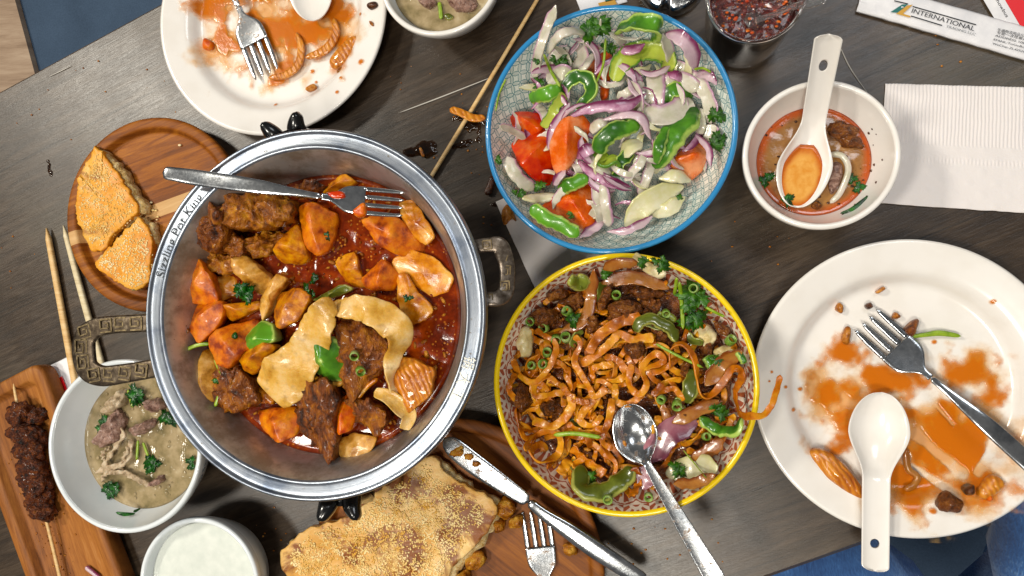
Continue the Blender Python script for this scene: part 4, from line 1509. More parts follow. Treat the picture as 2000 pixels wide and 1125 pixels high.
for i, (pts, lab) in enumerate([(C6([(165, 310), (230, 250), (300, 215), (380, 205)]), 'long green stem along the left pot wall'), (C6([(410, 205), (450, 250), (490, 278)]), 'short green stem lying on an orange potato wedge'),
                                (C6([(405, 560), (425, 500), (435, 450)]), 'green stem under the parsley scrap by the cartilage'), (C6([(405, 290), (430, 350), (460, 395)]), 'bent green stem beside the hairy meat chunk')]):
    place('herb_sprig', pstrip(pts, ZS + .016, 7, .002, n=16), MT['stem'], lab, 'herb')
for i, (x, y, lab) in enumerate([(693, 692, 'upper scallion ring on the bony meat in the pot'), (703, 722, 'lower scallion ring on the bony meat in the pot')]):
    place('scallion_ring', ring(P(x, y, ZS + .022), .0032, .004, .0008, (.4, .3 * (i + 1), 0)), MT['scallion'], lab, 'scallion')
place('herb_fleck', blob(P(459, 656, ZS + .021), (.0028, .0024, .0014), 2, .3), MT['herb_dark'], 'round dark chive fleck on the orange potato wedge', 'herb')
# bubbles on the broth
mb = MB()
rr_ = random.Random(5)
for i in range(330):
    a = rr_.random() * 6.28
    r = math.sqrt(rr_.random()) * RP * .74
    c = np.array([pcx + r * math.cos(a), pcy + r * PSY * math.sin(a), ZS + .0006])
    s = rr_.uniform(.0004, .0013)
    V, F = ICO[1]
    mb.add(V * np.array([s, s, s * .5]) + c, F)
o = mb.build('broth_bubble', MT['stew'])
tag(o, 'small oil bubbles floating on the red broth in the pot', 'bubbles', kind='stuff')
fork('steel fork resting across the pot rim with crumbs on its head', (318, 337), (628, 384), (789, 399), (.127, .118, .107), (24, 31, 12, 54), MT['cutlery'], dz=.002)
place('food_scrap', puff(C5([(1060, 405), (1150, 385), (1165, 430), (1100, 440)]), .1135, .004, n=24, amp=.001), MT['tomato_skin'], 'red scrap sitting on the head of the fork in the pot', 'scrap')
place('food_scrap', puff(C5([(1200, 520), (1270, 450), (1290, 520), (1250, 555)]), .107, .006, n=28, amp=.002), MT['carrot'], 'orange scrap stuck to the tines of the fork in the pot', 'scrap')
# ------------------------------------------------------------------ salad bowl
BP = [(0, .008), (.25, .0085), (.48, .011), (.66, .019), (.82, .033), (.92, .046), (.965, None)]


def bp(zr, base=.008):
    return [(r, (base + (z - .008) * (zr - base) / (.0555 - .008)) if z else zr - .001) for r, z in BP]


ZB = .058
sal, SI = bowl('salad_bowl', 'blue rimmed bowl with teal petal lattice holding tomato and onion salad', ellip(949, 1441, 12, 493, ZB), ZB, bp(ZB), None, MT['blue_glaze'], MT['lattice'], MT['blue_glaze'], oval=False)


def dish_z(info, fill, mound):
    cx, cy, R_, sx, sy, inner = info

    def f(px, py):
        p = P(px, py, fill + mound * .6)
        r = math.hypot((p[0] - cx) / sx, (p[1] - cy) / sy)
        zb = float(np.interp(r, inner[:, 0], inner[:, 1]))
        return max(zb + .003, fill + mound * (1 - min(1, (r / (R_ * .8)) ** 2)))
    return f


zsal = dish_z(SI, .028, .02)
S = 'in the salad'
for out, mt, lab, h, dz in [
    ([(165, 520), (210, 498), (300, 504), (340, 530), (312, 584), (250, 602), (186, 578)], 'tomato_skin', 'small red tomato wedge at the left wall of the salad bowl', .02, .0),
    ([(186, 640), (250, 598), (335, 572), (348, 660), (368, 745), (340, 808), (278, 785), (216, 722)], 'tomato_skin', 'large red tomato wedge flecked with herb in the salad', .026, .0),
    ([(352, 645), (398, 548), (480, 515), (525, 558), (493, 642), (442, 722), (390, 770), (362, 722)], 'tomato', 'pale cut tomato wedge leaning on the large red wedge', .024, .008),
    ([(306, 908), (400, 858), (522, 780), (557, 830), (534, 920), (544, 984), (500, 1010), (418, 964)], 'tomato', 'salmon coloured tomato wedge with coriander near the lower salad rim', .024, .0),
    ([(874, 742), (938, 648), (990, 595), (1050, 660), (1014, 745), (960, 790)], 'tomato', 'orange red tomato wedge under the long green pepper slices', .024, .0),
    ([(508, 290), (600, 232), (635, 280), (612, 350), (604, 442), (572, 448), (562, 360), (522, 335)], 'tomato', 'narrow tomato wedge beneath onion in the upper salad', .018, .0)]:
    pts = C7(out)
    z = float(np.mean([zsal(*p[:2]) for p in pts])) - .012 + dz
    place('tomato_wedge', puff([tuple(np.mean([q_[:2] for q_ in pts], axis=0) + (np.array(p_[:2]) - np.mean([q_[:2] for q_ in pts], axis=0)) * 1.1) for p_ in pts], z, h, n=56, amp=.0016, freq=60, seed=h * 900, dome=.28, ridge=.5, rings=6, sharp=True, cut=.12, tilt=(rnd.uniform(-.3, .3), rnd.uniform(-.3, .3))), MT[mt], lab, 'tomato')

PEP = [([(640, 135), (720, 105), (790, 110), (826, 130), (800, 170)], [40, 62, 66, 52, 40], .35, 'pepper', 'bright green pepper slice against the far salad rim'),
       ([(632, 360), (660, 290), (730, 235), (810, 225), (862, 265), (840, 305)], [44, 74, 80, 76, 66, 46], .3, 'pepper_in', 'yellow green hollow pepper slice showing its inside'),
       ([(258, 432), (330, 412), (394, 392)], [46, 50, 44], .2, 'pepper', 'short green pepper strip beside the dark coriander'),
       ([(398, 455), (412, 385), (462, 340), (515, 352), (532, 405), (500, 450), (462, 476)], [34, 46, 48, 48, 46, 40, 30], .2, 'pepper', 'hooked green pepper strip above the pale tomato'),
       ([(322, 560), (362, 485), (410, 415)], [26, 34, 36], .2, 'pepper_in', 'slim green pepper strip running down from the hooked one'),
       ([(556, 672), (580, 610), (640, 568), (742, 552)], [50, 66, 66, 46], .25, 'pepper', 'folded green pepper slice in the middle of the salad'),
       ([(552, 655), (585, 715), (635, 705), (655, 760)], [40, 52, 46, 30], .2, 'pepper_in', 'pale green pepper curl under the folded middle slice'),
       ([(815, 742), (842, 660), (890, 580), (955, 520), (985, 470)], [60, 84, 96, 84, 50], .3, 'pepper', 'longest dark green pepper slice over the orange tomato'),
       ([(812, 720), (830, 640), (858, 560)], [30, 44, 36], .3, 'pepper', 'dark green pepper slice lying along the longest slice'),
       ([(848, 445), (878, 402), (930, 398), (965, 435)], [38, 48, 46, 34], .2, 'pepper', 'green pepper arc above the big white onion slice'),
       ([(388, 835), (440, 808), (515, 778)], [40, 50, 40], .2, 'pepper', 'green pepper strip lying on the salmon tomato wedge'),
       ([(262, 910), (350, 968), (475, 1036)], [44, 54, 40], .2, 'pepper', 'dark green pepper strip along the lower salad rim'),
       ([(700, 660), (650, 720), (640, 770)], [36, 40, 30], .2, 'pepper', 'small green pepper strip in the middle hollow')]
for i, (pts, wl, cu, mt, lab) in enumerate(PEP):
    place('pepper_slice', pstrip(C7(pts), .008 + .004 * (i % 3), [a / 2.25 * 1.32 for a in wl], .0032, zf=zsal, n=48, k=18, curl=(-cu if mt == 'pepper' and i % 3 else cu) * .95, taper=.09, arch=.006, tilt=rnd.uniform(-.4, .5), sq=.4, rough=.0018, seed=i), MT[mt], lab, 'pepper')

ON = [([(275, 345), (300, 220), (340, 110), (372, 22, .012)], 42, 'w', 'long white onion strip reaching over the blue rim'),
      ([(330, 232), (380, 160), (440, 135), (502, 142)], 42, 'w', 'white onion arc along the far left salad wall'),
      ([(448, 172), (512, 182), (556, 245), (548, 335)], 30, 'p', 'purple edged onion arc above the narrow tomato'),
      ([(480, 195), (492, 250), (448, 305)], 50, 'w', 'short broad white onion piece near the coriander'),
      ([(330, 352), (400, 318), (434, 332)], 60, 'w', 'milky onion piece under the dark coriander'),
      ([(470, 320), (505, 290), (535, 238)], 30, 'w', 'thin white onion strip beside the purple arc'),
      ([(608, 138), (648, 168), (672, 204)], 36, 'w', 'short pale onion strip below the far pepper slice'),
      ([(648, 217), (710, 218), (765, 192)], 46, 'pp', 'deep purple onion piece beneath the far pepper slice'),
      ([(850, 150), (920, 165), (972, 230), (988, 315)], 62, 'p', 'broad purple onion arc at the right of the far pepper slice'),
      ([(842, 148), (868, 215), (880, 268)], 52, 'w', 'whitish onion piece inside the broad purple arc'),
      ([(898, 268), (950, 330), (1012, 372), (1052, 470), (1050, 548)], 56, 'w', 'long whitish onion strip along the right salad wall'),
      ([(850, 372), (920, 348), (1004, 395)], 62, 'w', 'wide pale onion slice right of the hollow pepper'),
      ([(810, 318), (812, 400), (800, 470)], 76, 'w', 'upright white onion slice below the hollow pepper'),
      ([(600, 500), (680, 440), (752, 375)], 40, 'p', 'diagonal pinkish onion strip below the hollow pepper'),
      ([(425, 518), (520, 475), (620, 465), (700, 458), (772, 408)], 46, 'pp', 'long purple onion slice across the middle of the salad'),
      ([(745, 482), (820, 510), (895, 492), (968, 438)], 92, 'w', 'biggest white onion slice crossing the dark peppers'),
      ([(520, 572), (570, 542), (612, 548)], 52, 'w', 'short white onion slice beside the pale tomato'),
      ([(580, 528), (680, 500), (752, 522), (792, 615)], 40, 'p', 'purple edged onion arc over the folded pepper'),
      ([(338, 655), (370, 560), (434, 452)], 46, 'p', 'pinkish onion strip lying between two tomatoes'),
      ([(465, 695), (510, 660), (552, 638)], 50, 'pp', 'purple onion stub right of the pale tomato'),
      ([(468, 708), (540, 762), (620, 802), (704, 822)], 46, 'pp', 'glossy dark purple onion strip below the folded pepper'),
      ([(125, 552), (180, 575), (240, 608)], 30, 'w', 'thin whitish onion strip under the small tomato'),
      ([(158, 688), (200, 770), (275, 835)], 54, 'w', 'translucent onion arc along the left salad wall'),
      ([(225, 872), (310, 868), (398, 860)], 46, 'y', 'pale yellow onion strip above the lower pepper strip'),
      ([(575, 808), (590, 900), (606, 995)], 46, 'w', 'upright white onion strip right of the salmon tomato'),
      ([(550, 890), (565, 930), (575, 970)], 50, 'w', 'short onion piece behind the upright strip'),
      ([(478, 1042), (540, 1002), (592, 958)], 40, 'p', 'onion strip at the lower salad rim next to the pepper'),
      ([(598, 1018), (700, 1010), (800, 948)], 34, 'p', 'thin purple edged strip along the lower salad wall'),
      ([(676, 995), (740, 918), (810, 868), (935, 818)], 92, 'y', 'large pale yellow onion slice near the lower right of the salad'),
      ([(770, 935), (860, 922), (940, 866)], 62, 'y', 'second pale yellow onion slice under the large one'),
      ([(740, 875), (780, 760), (802, 635)], 42, 'w', 'long white onion strip left of the dark peppers'),
      ([(675, 795), (740, 722), (772, 655)], 36, 'w', 'slim white onion strip in the middle hollow'),
      ([(512, 690), (570, 742), (615, 762)], 42, 'w', 'white onion strip below the folded pepper curl'),
      ([(985, 325), (1040, 330), (1082, 372)], 42, 'p', 'pink onion arc near the right salad rim'),
      ([(985, 590), (1040, 650), (1056, 745)], 26, 'p', 'thin purple onion arc over the orange tomato'),
      ([(990, 585), (1010, 545), (1000, 480)], 46, 'w', 'grey white onion piece beside the long pepper'),
      ([(1068, 548), (1045, 620)], 50, 'w', 'small whitish onion piece at the right salad wall'),
      ([(365, 810), (392, 775), (412, 745)], 36, 'p', 'small purple onion strip below the pale tomato'),
      ([(825, 785), (900, 770), (968, 792)], 54, 'y', 'pale yellow onion piece under the orange tomato'),
      ([(655, 690), (700, 650), (752, 622)], 70, 'y', 'translucent pale onion piece in the middle of the salad'),
      ([(440, 700), (470, 740), (480, 790)], 34, 'w', 'small white onion strip touching the pale tomato'),
      ([(860, 320), (900, 330), (935, 350)], 40, 'pp', 'purple onion stub between pale slices at the right'),
      ([(760, 365), (700, 400), (640, 430)], 38, 'w', 'whitish onion strip under the hollow pepper'),
      ([(330, 300), (370, 240), (430, 210)], 40, 'w', 'white onion strip inside the far left arc')]
for i, (pts, wd, ty, lab) in enumerate(ON):
    place('onion_slice', pstrip(C7(pts), .006 + .010 * ((i * 7) % 10) / 10 + (.004 if ty == 'pp' else 0), wd / 2.25 * 1.12, .0019 if ty != 'y' else .0026, zf=zsal, n=34, k=16, curl=rnd.choice([-.12, -.06, .08, .14]), taper=.3 if ty in ('p', 'pp', 'y') else .12, arch=.005, tilt=rnd.uniform(-.5, .5), sq=.42, point=True, rough=.0009, seed=i), MT['onion_' + ty], lab, 'onion')
for i, (x, y, s, n_, lab) in enumerate([(540, 132, .024, 10, 'coriander bunch at the far edge of the salad'), (392, 266, .022, 9, 'coriander leaves on the milky onion piece'), (285, 272, .009, 4, 'single coriander leaf on the long white onion strip'),
                                        (692, 515, .014, 6, 'coriander scrap on the folded pepper'), (1086, 500, .018, 7, 'coriander leaves on the right salad wall'), (1090, 630, .020, 8, 'coriander leaves below those on the right salad wall'),
                                        (300, 382, .014, 6, 'dark coriander above the short pepper strip'), (300, 815, .013, 6, 'coriander under the large red tomato wedge'), (452, 942, .012, 4, 'coriander leaf lying on the salmon tomato'),
                                        (918, 880, .010, 3, 'green leaf fleck on the pale yellow onion'), (210, 850, .012, 5, 'herb bit at the lower left salad wall'), (122, 706, .010, 3, 'yellowish herb leaf on the bare lattice wall'), (690, 936, .007, 3, 'tiny herb fleck in the bare bottom of the salad bowl'),
                                        (252, 690, .009, 5, 'herb flecks on the large red tomato'), (600, 215, .016, 7, 'coriander leaves beside the deep purple onion')]):
    q = C7([(x, y)])[0]
    dzz = .002 if i in (4, 5, 11, 12, 10) else .016
    place('coriander', leaf_cluster(P(q[0], q[1], zsal(*q) + dzz), s * .55, n_, i + 30, flat=.6), MT['herb'], lab, 'herb')
for pts, wd, lab in [([(592, 165), (582, 280), (552, 362)], 5, 'thin green stem hanging from the far coriander'), ([(320, 238), (350, 310), (392, 382)], 6, 'pale stem below the coriander leaves'), ([(155, 345), (125, 410), (108, 490)], 3.5, 'fine green stem on the bare lattice wall'),
                     ([(155, 716), (210, 770), (268, 815)], 3.5, 'fine stem crossing the translucent onion arc'), ([(980, 305), (1020, 300), (1055, 318)], 5, 'light green stem near the right salad rim')]:
    place('herb_sprig', pstrip(C7(pts), .022 if wd > 4 else .003, wd, .0018, zf=zsal, n=18), MT['stem'], lab, 'herb')
# further long slices lying among the named ones
r7 = random.Random(33)
for i in range(78):
    a0 = r7.random() * 6.28
    rr0 = math.sqrt(r7.uniform(.08, 1)) * 420
    x, y = 620 + rr0 * math.cos(a0), 570 + rr0 * math.sin(a0)
    a = a0 + 1.57 + r7.gauss(0, .8)
    cv = r7.choice([-1, 1]) * r7.uniform(.15, .5)
    x -= 70 * math.cos(a)
    y -= 70 * math.sin(a)
    pts = []
    for k_ in range(5):
        pts.append((x, y))
        x += 40 * math.cos(a)
        y += 40 * math.sin(a)
        a += cv
    if max(math.hypot(p[0] - 618, p[1] - 568) for p in pts) > 490:
        continue
    ty = r7.choice(['onion_p', 'onion_p', 'onion_w', 'onion_w', 'onion_pp', 'onion_y'])
    place('onion_slice', pstrip(C7(pts), .004 + r7.uniform(0, .011), r7.uniform(18, 38) / 2.25, .0014, zf=zsal, n=30, k=14, curl=r7.uniform(-.1, .14), taper=.35, arch=.004, tilt=r7.uniform(-.7, .7), sq=.4, point=True, rough=.0008, seed=i + 50), MT[ty], 'thin curved onion slice mixed through the salad', 'onion', 'thin onion slices mixed through the salad')
# slivers of onion tucked under the larger pieces
r5 = random.Random(21)
for i in range(16):
    a0 = r5.random() * 6.28
    rr0 = math.sqrt(r5.random()) * 380
    x, y = 620 + rr0 * math.cos(a0), 580 + rr0 * math.sin(a0)
    a = r5.random() * 6.28
    cv = r5.uniform(-.5, .5)
    pts = []
    for k_ in range(5):
        pts.append((x, y))
        x += 42 * math.cos(a)
        y += 42 * math.sin(a)
        a += cv
    place('onion_slice', pstrip(C7(pts), .001 + r5.uniform(0, .004), r5.uniform(26, 52) / 2.25, .0018, zf=zsal, n=24, k=14, curl=r5.uniform(-.12, .12), taper=.25, arch=.002, tilt=r5.uniform(-.5, .5), sq=.42, point=True, rough=.0009, seed=i), MT[r5.choice(['onion_w', 'onion_w', 'onion_p', 'onion_y'])], 'onion sliver tucked beneath the larger salad pieces', 'onion', 'onion slivers under the salad')

# ------------------------------------------------------------------ noodle bowl
ZN = .062
nb_, NI = bowl('noodle_bowl', 'yellow rimmed bowl with rust red fan pattern full of fried noodles', ellip(967, 1481, 495, 1010, ZN), ZN, bp(ZN), None, MT['yellow_glaze'], MT['fan'], MT['yellow_glaze'], oval=False)
m = Mat('brown_noodle_sauce')
n = m.noise(m.coord(), 150, 6, .65, .6)
n2 = m.noise(m.coord(), 600, 4)
MT['nsauce'] = m.set(color=m.ramp(n * .8 + n2 * .25, [(.3, '2a1004'), (.5, '6b340f'), (.7, '9a581e'), (.85, 'b97a34')]), rough=.25, coat=.6, coatr=.1, normal=m.bump(n + n2 * .4, 1.0, .0025))
tag(disc('noodle_sauce', NI, .039, MT['nsauce'], scale=.985, amp=.006, freq=95, seed=2, bulge=.008), 'dark minced sauce filling the yellow bowl beneath the noodles', 'sauce')
znd = dish_z(NI, .040, .010)
NOOD = [([(1195, 525, .006), (1180, 590, .008), (1140, 680, .010), (1080, 692, .010), (1032, 680, .008), (1012, 600, .008), (1042, 525, .010), (1005, 500, .01), (960, 560, .008), (900, 618, .006), (862, 580, .006), (850, 470, .01), (800, 400, .008), (752, 420, .006), (745, 500, .003)], 28, 'longest noodle, trailing over the yellow rim'),
        ([(630, 288), (540, 312), (460, 365), (415, 438)], 40, 'wide noodle strip in the upper middle of the bowl'),
        ([(682, 372), (600, 382), (540, 360), (500, 400), (440, 450), (400, 472), (355, 472)], 36, 'ruffled noodle band below the wide strip'),
        ([(355, 368), (382, 400), (360, 470), (410, 560), (440, 612), (490, 580)], 26, 'noodle falling from the ruffled band'),
        ([(592, 480), (580, 560), (620, 602), (652, 560), (632, 492), (690, 440), (722, 470), (640, 502)], 26, 'noodle looped twice in the middle of the bowl'),
        ([(520, 560), (530, 632), (580, 642), (642, 600)], 26, 'noodle arc just above the metal spoon'),
        ([(108, 460), (140, 530), (200, 552), (262, 480), (282, 400), (200, 340)], 24, 'noodle loop around the pale cabbage at the left wall'),
        ([(262, 520), (200, 560), (200, 612), (270, 602), (342, 580), (320, 520)], 22, 'small closed noodle loop near the left wall'),
        ([(342, 600), (345, 660), (275, 732), (188, 710)], 36, 'broad noodle end pointing to the left wall'),
        ([(155, 832), (200, 770), (270, 750), (302, 790), (290, 850), (220, 882), (182, 840), (212, 810), (252, 832)], 28, 'spiral noodle at the lower left wall'),
        ([(348, 820), (400, 870), (482, 932)], 40, 'straight noodle end over the light green pepper'),
        ([(512, 620), (500, 700), (470, 790), (512, 832)], 26, 'noodle running down beside the metal spoon'),
        ([(440, 622), (380, 700), (430, 732), (472, 690)], 30, 'hooked noodle left of the metal spoon'),
        ([(300, 560), (350, 622), (422, 640)], 26, 'short noodle in the left half of the bowl'),
        ([(720, 560), (680, 602), (760, 580), (802, 632)], 26, 'zigzag noodle right of the spoon bowl'),
        ([(480, 450), (540, 470), (562, 530), (480, 562)], 30, 'hairpin noodle below the ruffled band'),
        ([(330, 722), (400, 762), (482, 740)], 26, 'sagging noodle above the yellow green stem'),
        ([(300, 930), (340, 880), (384, 930)], 42, 'broad noodle scrap at the lower left wall'),
        ([(600, 900), (622, 960), (588, 1022)], 32, 'upright noodle scrap below the spoon neck'),
        ([(700, 690), (688, 760), (722, 782)], 30, 'short noodle touching the spoon bowl'),
        ([(520, 480), (440, 500), (430, 560)], 26, 'bent noodle near the hairpin'),
        ([(120, 520), (90, 580), (130, 640)], 24, 'noodle end on the left wall below the cabbage')]
for i, (pts, wd, lab) in enumerate(NOOD):
    wl = [wd / 2.083 * rnd.uniform(.9, 1.2) for _ in pts]
    place('noodle', pstrip(C8(pts), .009 + .006 * ((i * 3) % 5) / 5, wl, .0015, zf=znd, n=max(30, 11 * len(pts)), k=12, taper=.03, tilt=[rnd.uniform(-.1, .6) * (1 if i % 2 else -1) for _ in pts], wav=.0009, wavf=4, curl=.05, sq=.35, rough=.0007), MT['noodle'], lab + (' in the yellow bowl' if 'bowl' not in lab and 'yellow' not in lab else ''), 'noodle')
r2 = random.Random(11)
for i in range(120):
    x, y = 430 + r2.gauss(0, 170), 620 + r2.gauss(0, 140)
    if i > 70:
        a = r2.random() * 6.28
        x, y = 565 + 400 * math.cos(a) * r2.uniform(.5, 1), 565 + 400 * math.sin(a) * r2.uniform(.5, 1)
    if 500 < x < 700 and 620 < y < 860:
        x -= 180
    a = r2.random() * 6.28
    cv = r2.choice([-1, 1]) * r2.uniform(.5, 1.3)
    pts = []
    nst = r2.randint(6, 11)
    for k_ in range(nst):
        pts.append((x, y, r2.uniform(-.003, .004)))
        x += 34 * math.cos(a)
        y += 34 * math.sin(a)
        a += cv * r2.uniform(.2, .75)
        if r2.random() < .2:
            cv = -cv
    pts = [p for p in pts if math.hypot(p[0] - 565, p[1] - 565) < 470 and math.hypot((p[0] - 597) / 130, (p[1] - 745) / 150) > 1]
    if len(pts) < 3:
        continue
    place('noodle', pstrip(C8(pts), .003 + r2.uniform(0, .004), r2.uniform(19, 29) / 2.083, .0014, zf=znd, n=40, k=10, taper=.03, tilt=[r2.uniform(-.8, .8) for _ in pts], curl=.05, sq=.35, rough=.0006, seed=i), MT['noodle'], 'short curled brown noodle in the tangle of the yellow bowl', 'noodle', 'short noodles tangled in the yellow bowl')

for pts, wd, mt, lab in [([(600, 345), (650, 300), (735, 328), (782, 385)], 50, 'pepper_soy', 'olive green pepper arc right of the wide noodle strip'), ([(815, 640), (830, 580), (838, 500)], 60, 'pepper_soy', 'green pepper strip beside the longest noodle'),
                         ([(868, 695), (930, 742), (1010, 752), (1045, 700)], 50, 'pepper', 'shiny green pepper arc at the right wall of the noodle bowl'), ([(385, 890), (392, 985), (470, 1002), (560, 945), (592, 900)], 80, 'pepper_soy', 'light green pepper ring slice at the lower wall of the noodle bowl'),
                         ([(905, 445), (925, 500)], 62, 'pepper', 'small dark green pepper piece near the right cabbage'), ([(1030, 430), (1050, 480)], 40, 'pepper', 'dark green pepper bit at the right wall of the noodle bowl'), ([(340, 130), (380, 160), (400, 120)], 50, 'pepper_soy', 'yellow green pepper bit at the upper left wall of the noodle bowl')]:
    place('pepper_slice', pstrip(C8(pts), .011, wd / 2.083, .003, zf=znd, n=40, k=18, curl=-.2, taper=.15, arch=.003, tilt=[rnd.uniform(.1, .7) for _ in pts], sq=.4, rough=.002, seed=wd), MT[mt], lab, 'pepper')
for i, (pts, wd, mt, lab) in enumerate([([(440, 95), (425, 200), (400, 300), (295, 355)], 42, 'onion_b', 'long brown onion strip down the upper left of the noodle bowl'), ([(468, 155), (600, 128), (745, 172)], 48, 'onion_b', 'brown onion arc along the far wall of the noodle bowl'),
                          ([(475, 95), (540, 70), (620, 72)], 42, 'onion_b', 'brown onion strip at the far yellow rim'), ([(720, 640), (742, 745)], 36, 'onion_b', 'tan onion strip right of the spoon bowl'), ([(755, 722), (860, 670), (945, 628)], 50, 'onion_b', 'olive brown onion strip below the longest noodle'),
                          ([(890, 570), (960, 480), (1035, 428)], 60, 'onion_b', 'broad tan onion strip crossing the right half of the noodle bowl'), ([(860, 715), (760, 750), (700, 815), (660, 885)], 92, 'm', 'broad purple onion piece beside the spoon handle'), ([(640, 995), (645, 940), (655, 890)], 62, 'm', 'purple onion stub under the spoon handle'),
                          ([(830, 870), (900, 840), (960, 785)], 52, 'onion_b', 'tan onion strip at the lower right wall of the noodle bowl'), ([(730, 930), (850, 900), (940, 900)], 84, 'y', 'yellow onion slice at the lower right wall of the noodle bowl'), ([(760, 970), (850, 965), (930, 930)], 44, 'onion_b', 'brown onion strip along the lower right wall')]):
    place('onion_slice', pstrip(C8(pts), .010 + .002 * (i % 3), wd / 2.083 * 1.15, .002, zf=znd, n=30, k=16, curl=rnd.choice([-.08, .1]), taper=.2, arch=.002, tilt=rnd.uniform(-.4, .4), sq=.42, point=True, rough=.0011, seed=i), MT[mt if mt.startswith('onion') else 'onion_' + mt], lab, 'onion')
for out, mt, nm, lab, h in [([(118, 400), (148, 315), (192, 338), (185, 445), (140, 458)], 'cabbage', 'cabbage_piece', 'white cabbage piece at the left wall of the noodle bowl', .008), ([(586, 60), (610, 18), (662, 70), (738, 104), (712, 140), (650, 112)], 'cabbage', 'cabbage_piece', 'white cabbage piece with herb poking over the far yellow rim', .01),
                        ([(815, 350), (880, 305), (945, 350), (925, 404), (870, 414)], 'cabbage', 'cabbage_piece', 'pale cabbage piece under the coriander stems', .008), ([(165, 570), (225, 598), (205, 645), (175, 620)], 'cabbage', 'cabbage_piece', 'small pale cabbage bit below the closed noodle loop', .008),
                        ([(920, 420), (990, 400), (1035, 450), (980, 500), (930, 470)], 'cabbage', 'cabbage_piece', 'yellowish cabbage piece at the right wall', .007),
                        ([(320, 215), (392, 175), (404, 240), (350, 258)], 'beef', 'beef_piece', 'wrinkled beef piece at the upper left of the noodle bowl', .012), ([(155, 295), (240, 245), (305, 290), (232, 338)], 'beef', 'beef_piece', 'brown beef slice beside the scallion rings', .012),
                        ([(440, 255), (475, 160), (525, 148), (494, 255)], 'beef', 'beef_piece', 'upright beef slice behind the long brown onion strip', .014), ([(485, 252), (560, 215), (645, 250), (602, 308), (520, 305)], 'beef', 'beef_piece', 'folded dark beef slice above the wide noodle strip', .014),
                        ([(555, 180), (680, 160), (738, 200), (640, 226)], 'beef', 'beef_piece', 'long beef slice near the far wall', .012), ([(565, 402), (642, 378), (655, 442), (588, 464)], 'beef', 'beef_piece', 'beef lump in the middle of the noodles', .014),
                        ([(925, 308), (995, 328), (985, 375), (938, 352)], 'beef', 'beef_piece', 'brown beef slice at the right wall by the coriander', .012), ([(78, 580), (150, 556), (194, 650), (130, 686)], 'beef', 'beef_piece', 'dark beef piece on the left wall', .012),
                        ([(216, 640), (292, 618), (304, 672), (238, 694)], 'beef', 'beef_piece', 'beef lump above the broad noodle end', .014), ([(400, 300), (450, 290), (470, 350), (410, 360)], 'beef', 'beef_piece', 'beef bit left of the wide noodle strip', .012), ([(700, 330), (760, 350), (740, 400), (690, 390)], 'beef', 'beef_piece', 'small beef bit under the olive pepper arc', .011),
                        ([(240, 190), (320, 170), (330, 210), (260, 235)], 'beef', 'beef_piece', 'dark beef bit by the upper left yellow rim', .012), ([(780, 480), (830, 470), (820, 530), (785, 520)], 'beef', 'beef_piece', 'beef bit inside the bend of the longest noodle', .012)]:
    pts = C8(out)
    z = float(np.mean([znd(*p[:2]) for p in pts]))
    place(nm, puff(pts, z - .001, h, n=48, amp=.003 if mt == 'beef' else .0014, freq=120, amp2=.001, seed=out[0][0] * .01, dome=.3, rings=6, tilt=(rnd.uniform(-.2, .2), rnd.uniform(-.2, .2))), MT[mt], lab, 'beef' if mt == 'beef' else 'cabbage')
for i, (x, y, lab) in enumerate([(180, 305, 'scallion ring on the beef by the left yellow rim'), (335, 272, 'scallion ring on the upper left beef'), (240, 332, 'pale scallion ring above the cabbage'), (284, 374, 'dark scallion ring under the long onion strip'), (190, 490, 'scallion ring inside the noodle loop'),
                                 (238, 482, 'scallion piece right of the one inside the noodle loop'), (246, 440, 'small pale scallion ring on the noodle loop'), (730, 270, 'yellow green scallion slice by the coriander stems'), (550, 66, 'scallion bit at the far yellow rim'), (528, 206, 'scallion bit beside the folded beef'),
                                 (716, 620, 'scallion ring right of the spoon bowl'), (888, 776, 'pale scallion piece on the purple onion'), (660, 1016, 'thick scallion piece at the lower wall beside the spoon handle'), (494, 1026, 'yellow scallion slice at the lower wall'), (986, 392, 'scallion bit at the right wall'), (846, 176, 'scallion ring among the coriander stems'), (326, 380, 'scallion bit near the falling noodle'), (775, 640, 'scallion bit below the zigzag noodle')]):
    q = C8([(x, y)])[0]
    s = rnd.uniform(.0028, .0038)
    place('scallion_ring', ring(P(q[0], q[1], znd(*q) + .010), s, rnd.uniform(.003, .005), .0009, (rnd.uniform(-.7, .7), rnd.uniform(-.7, .7), 0)), MT['scallion'], lab, 'scallion')
for i, (x, y, s, n_, lab) in enumerate([(850, 225, .026, 10, 'large coriander bunch at the upper right of the noodle bowl'), (842, 318, .022, 8, 'coriander leaves below the large bunch'), (478, 115, .014, 6, 'coriander leaf on the brown onion arc'), (776, 900, .014, 5, 'coriander leaf on the yellow onion slice'),
                                        (950, 668, .016, 6, 'dark coriander inside the right pepper arc'), (640, 70, .012, 5, 'coriander leaf on the far white cabbage piece'), (700, 66, .014, 6, 'coriander sprig beside the far white cabbage piece'), (920, 470, .014, 5, 'coriander leaf on the small dark pepper piece'), (350, 285, .014, 6, 'coriander beside the upper left beef'), (437, 945, .012, 5, 'dark herb inside the light green pepper slice')]):
    q = C8([(x, y)])[0]
    place('coriander', leaf_cluster(P(q[0], q[1], znd(*q) + .014), s * .62, n_, i + 60, flat=.6), MT['herb'], lab, 'herb')
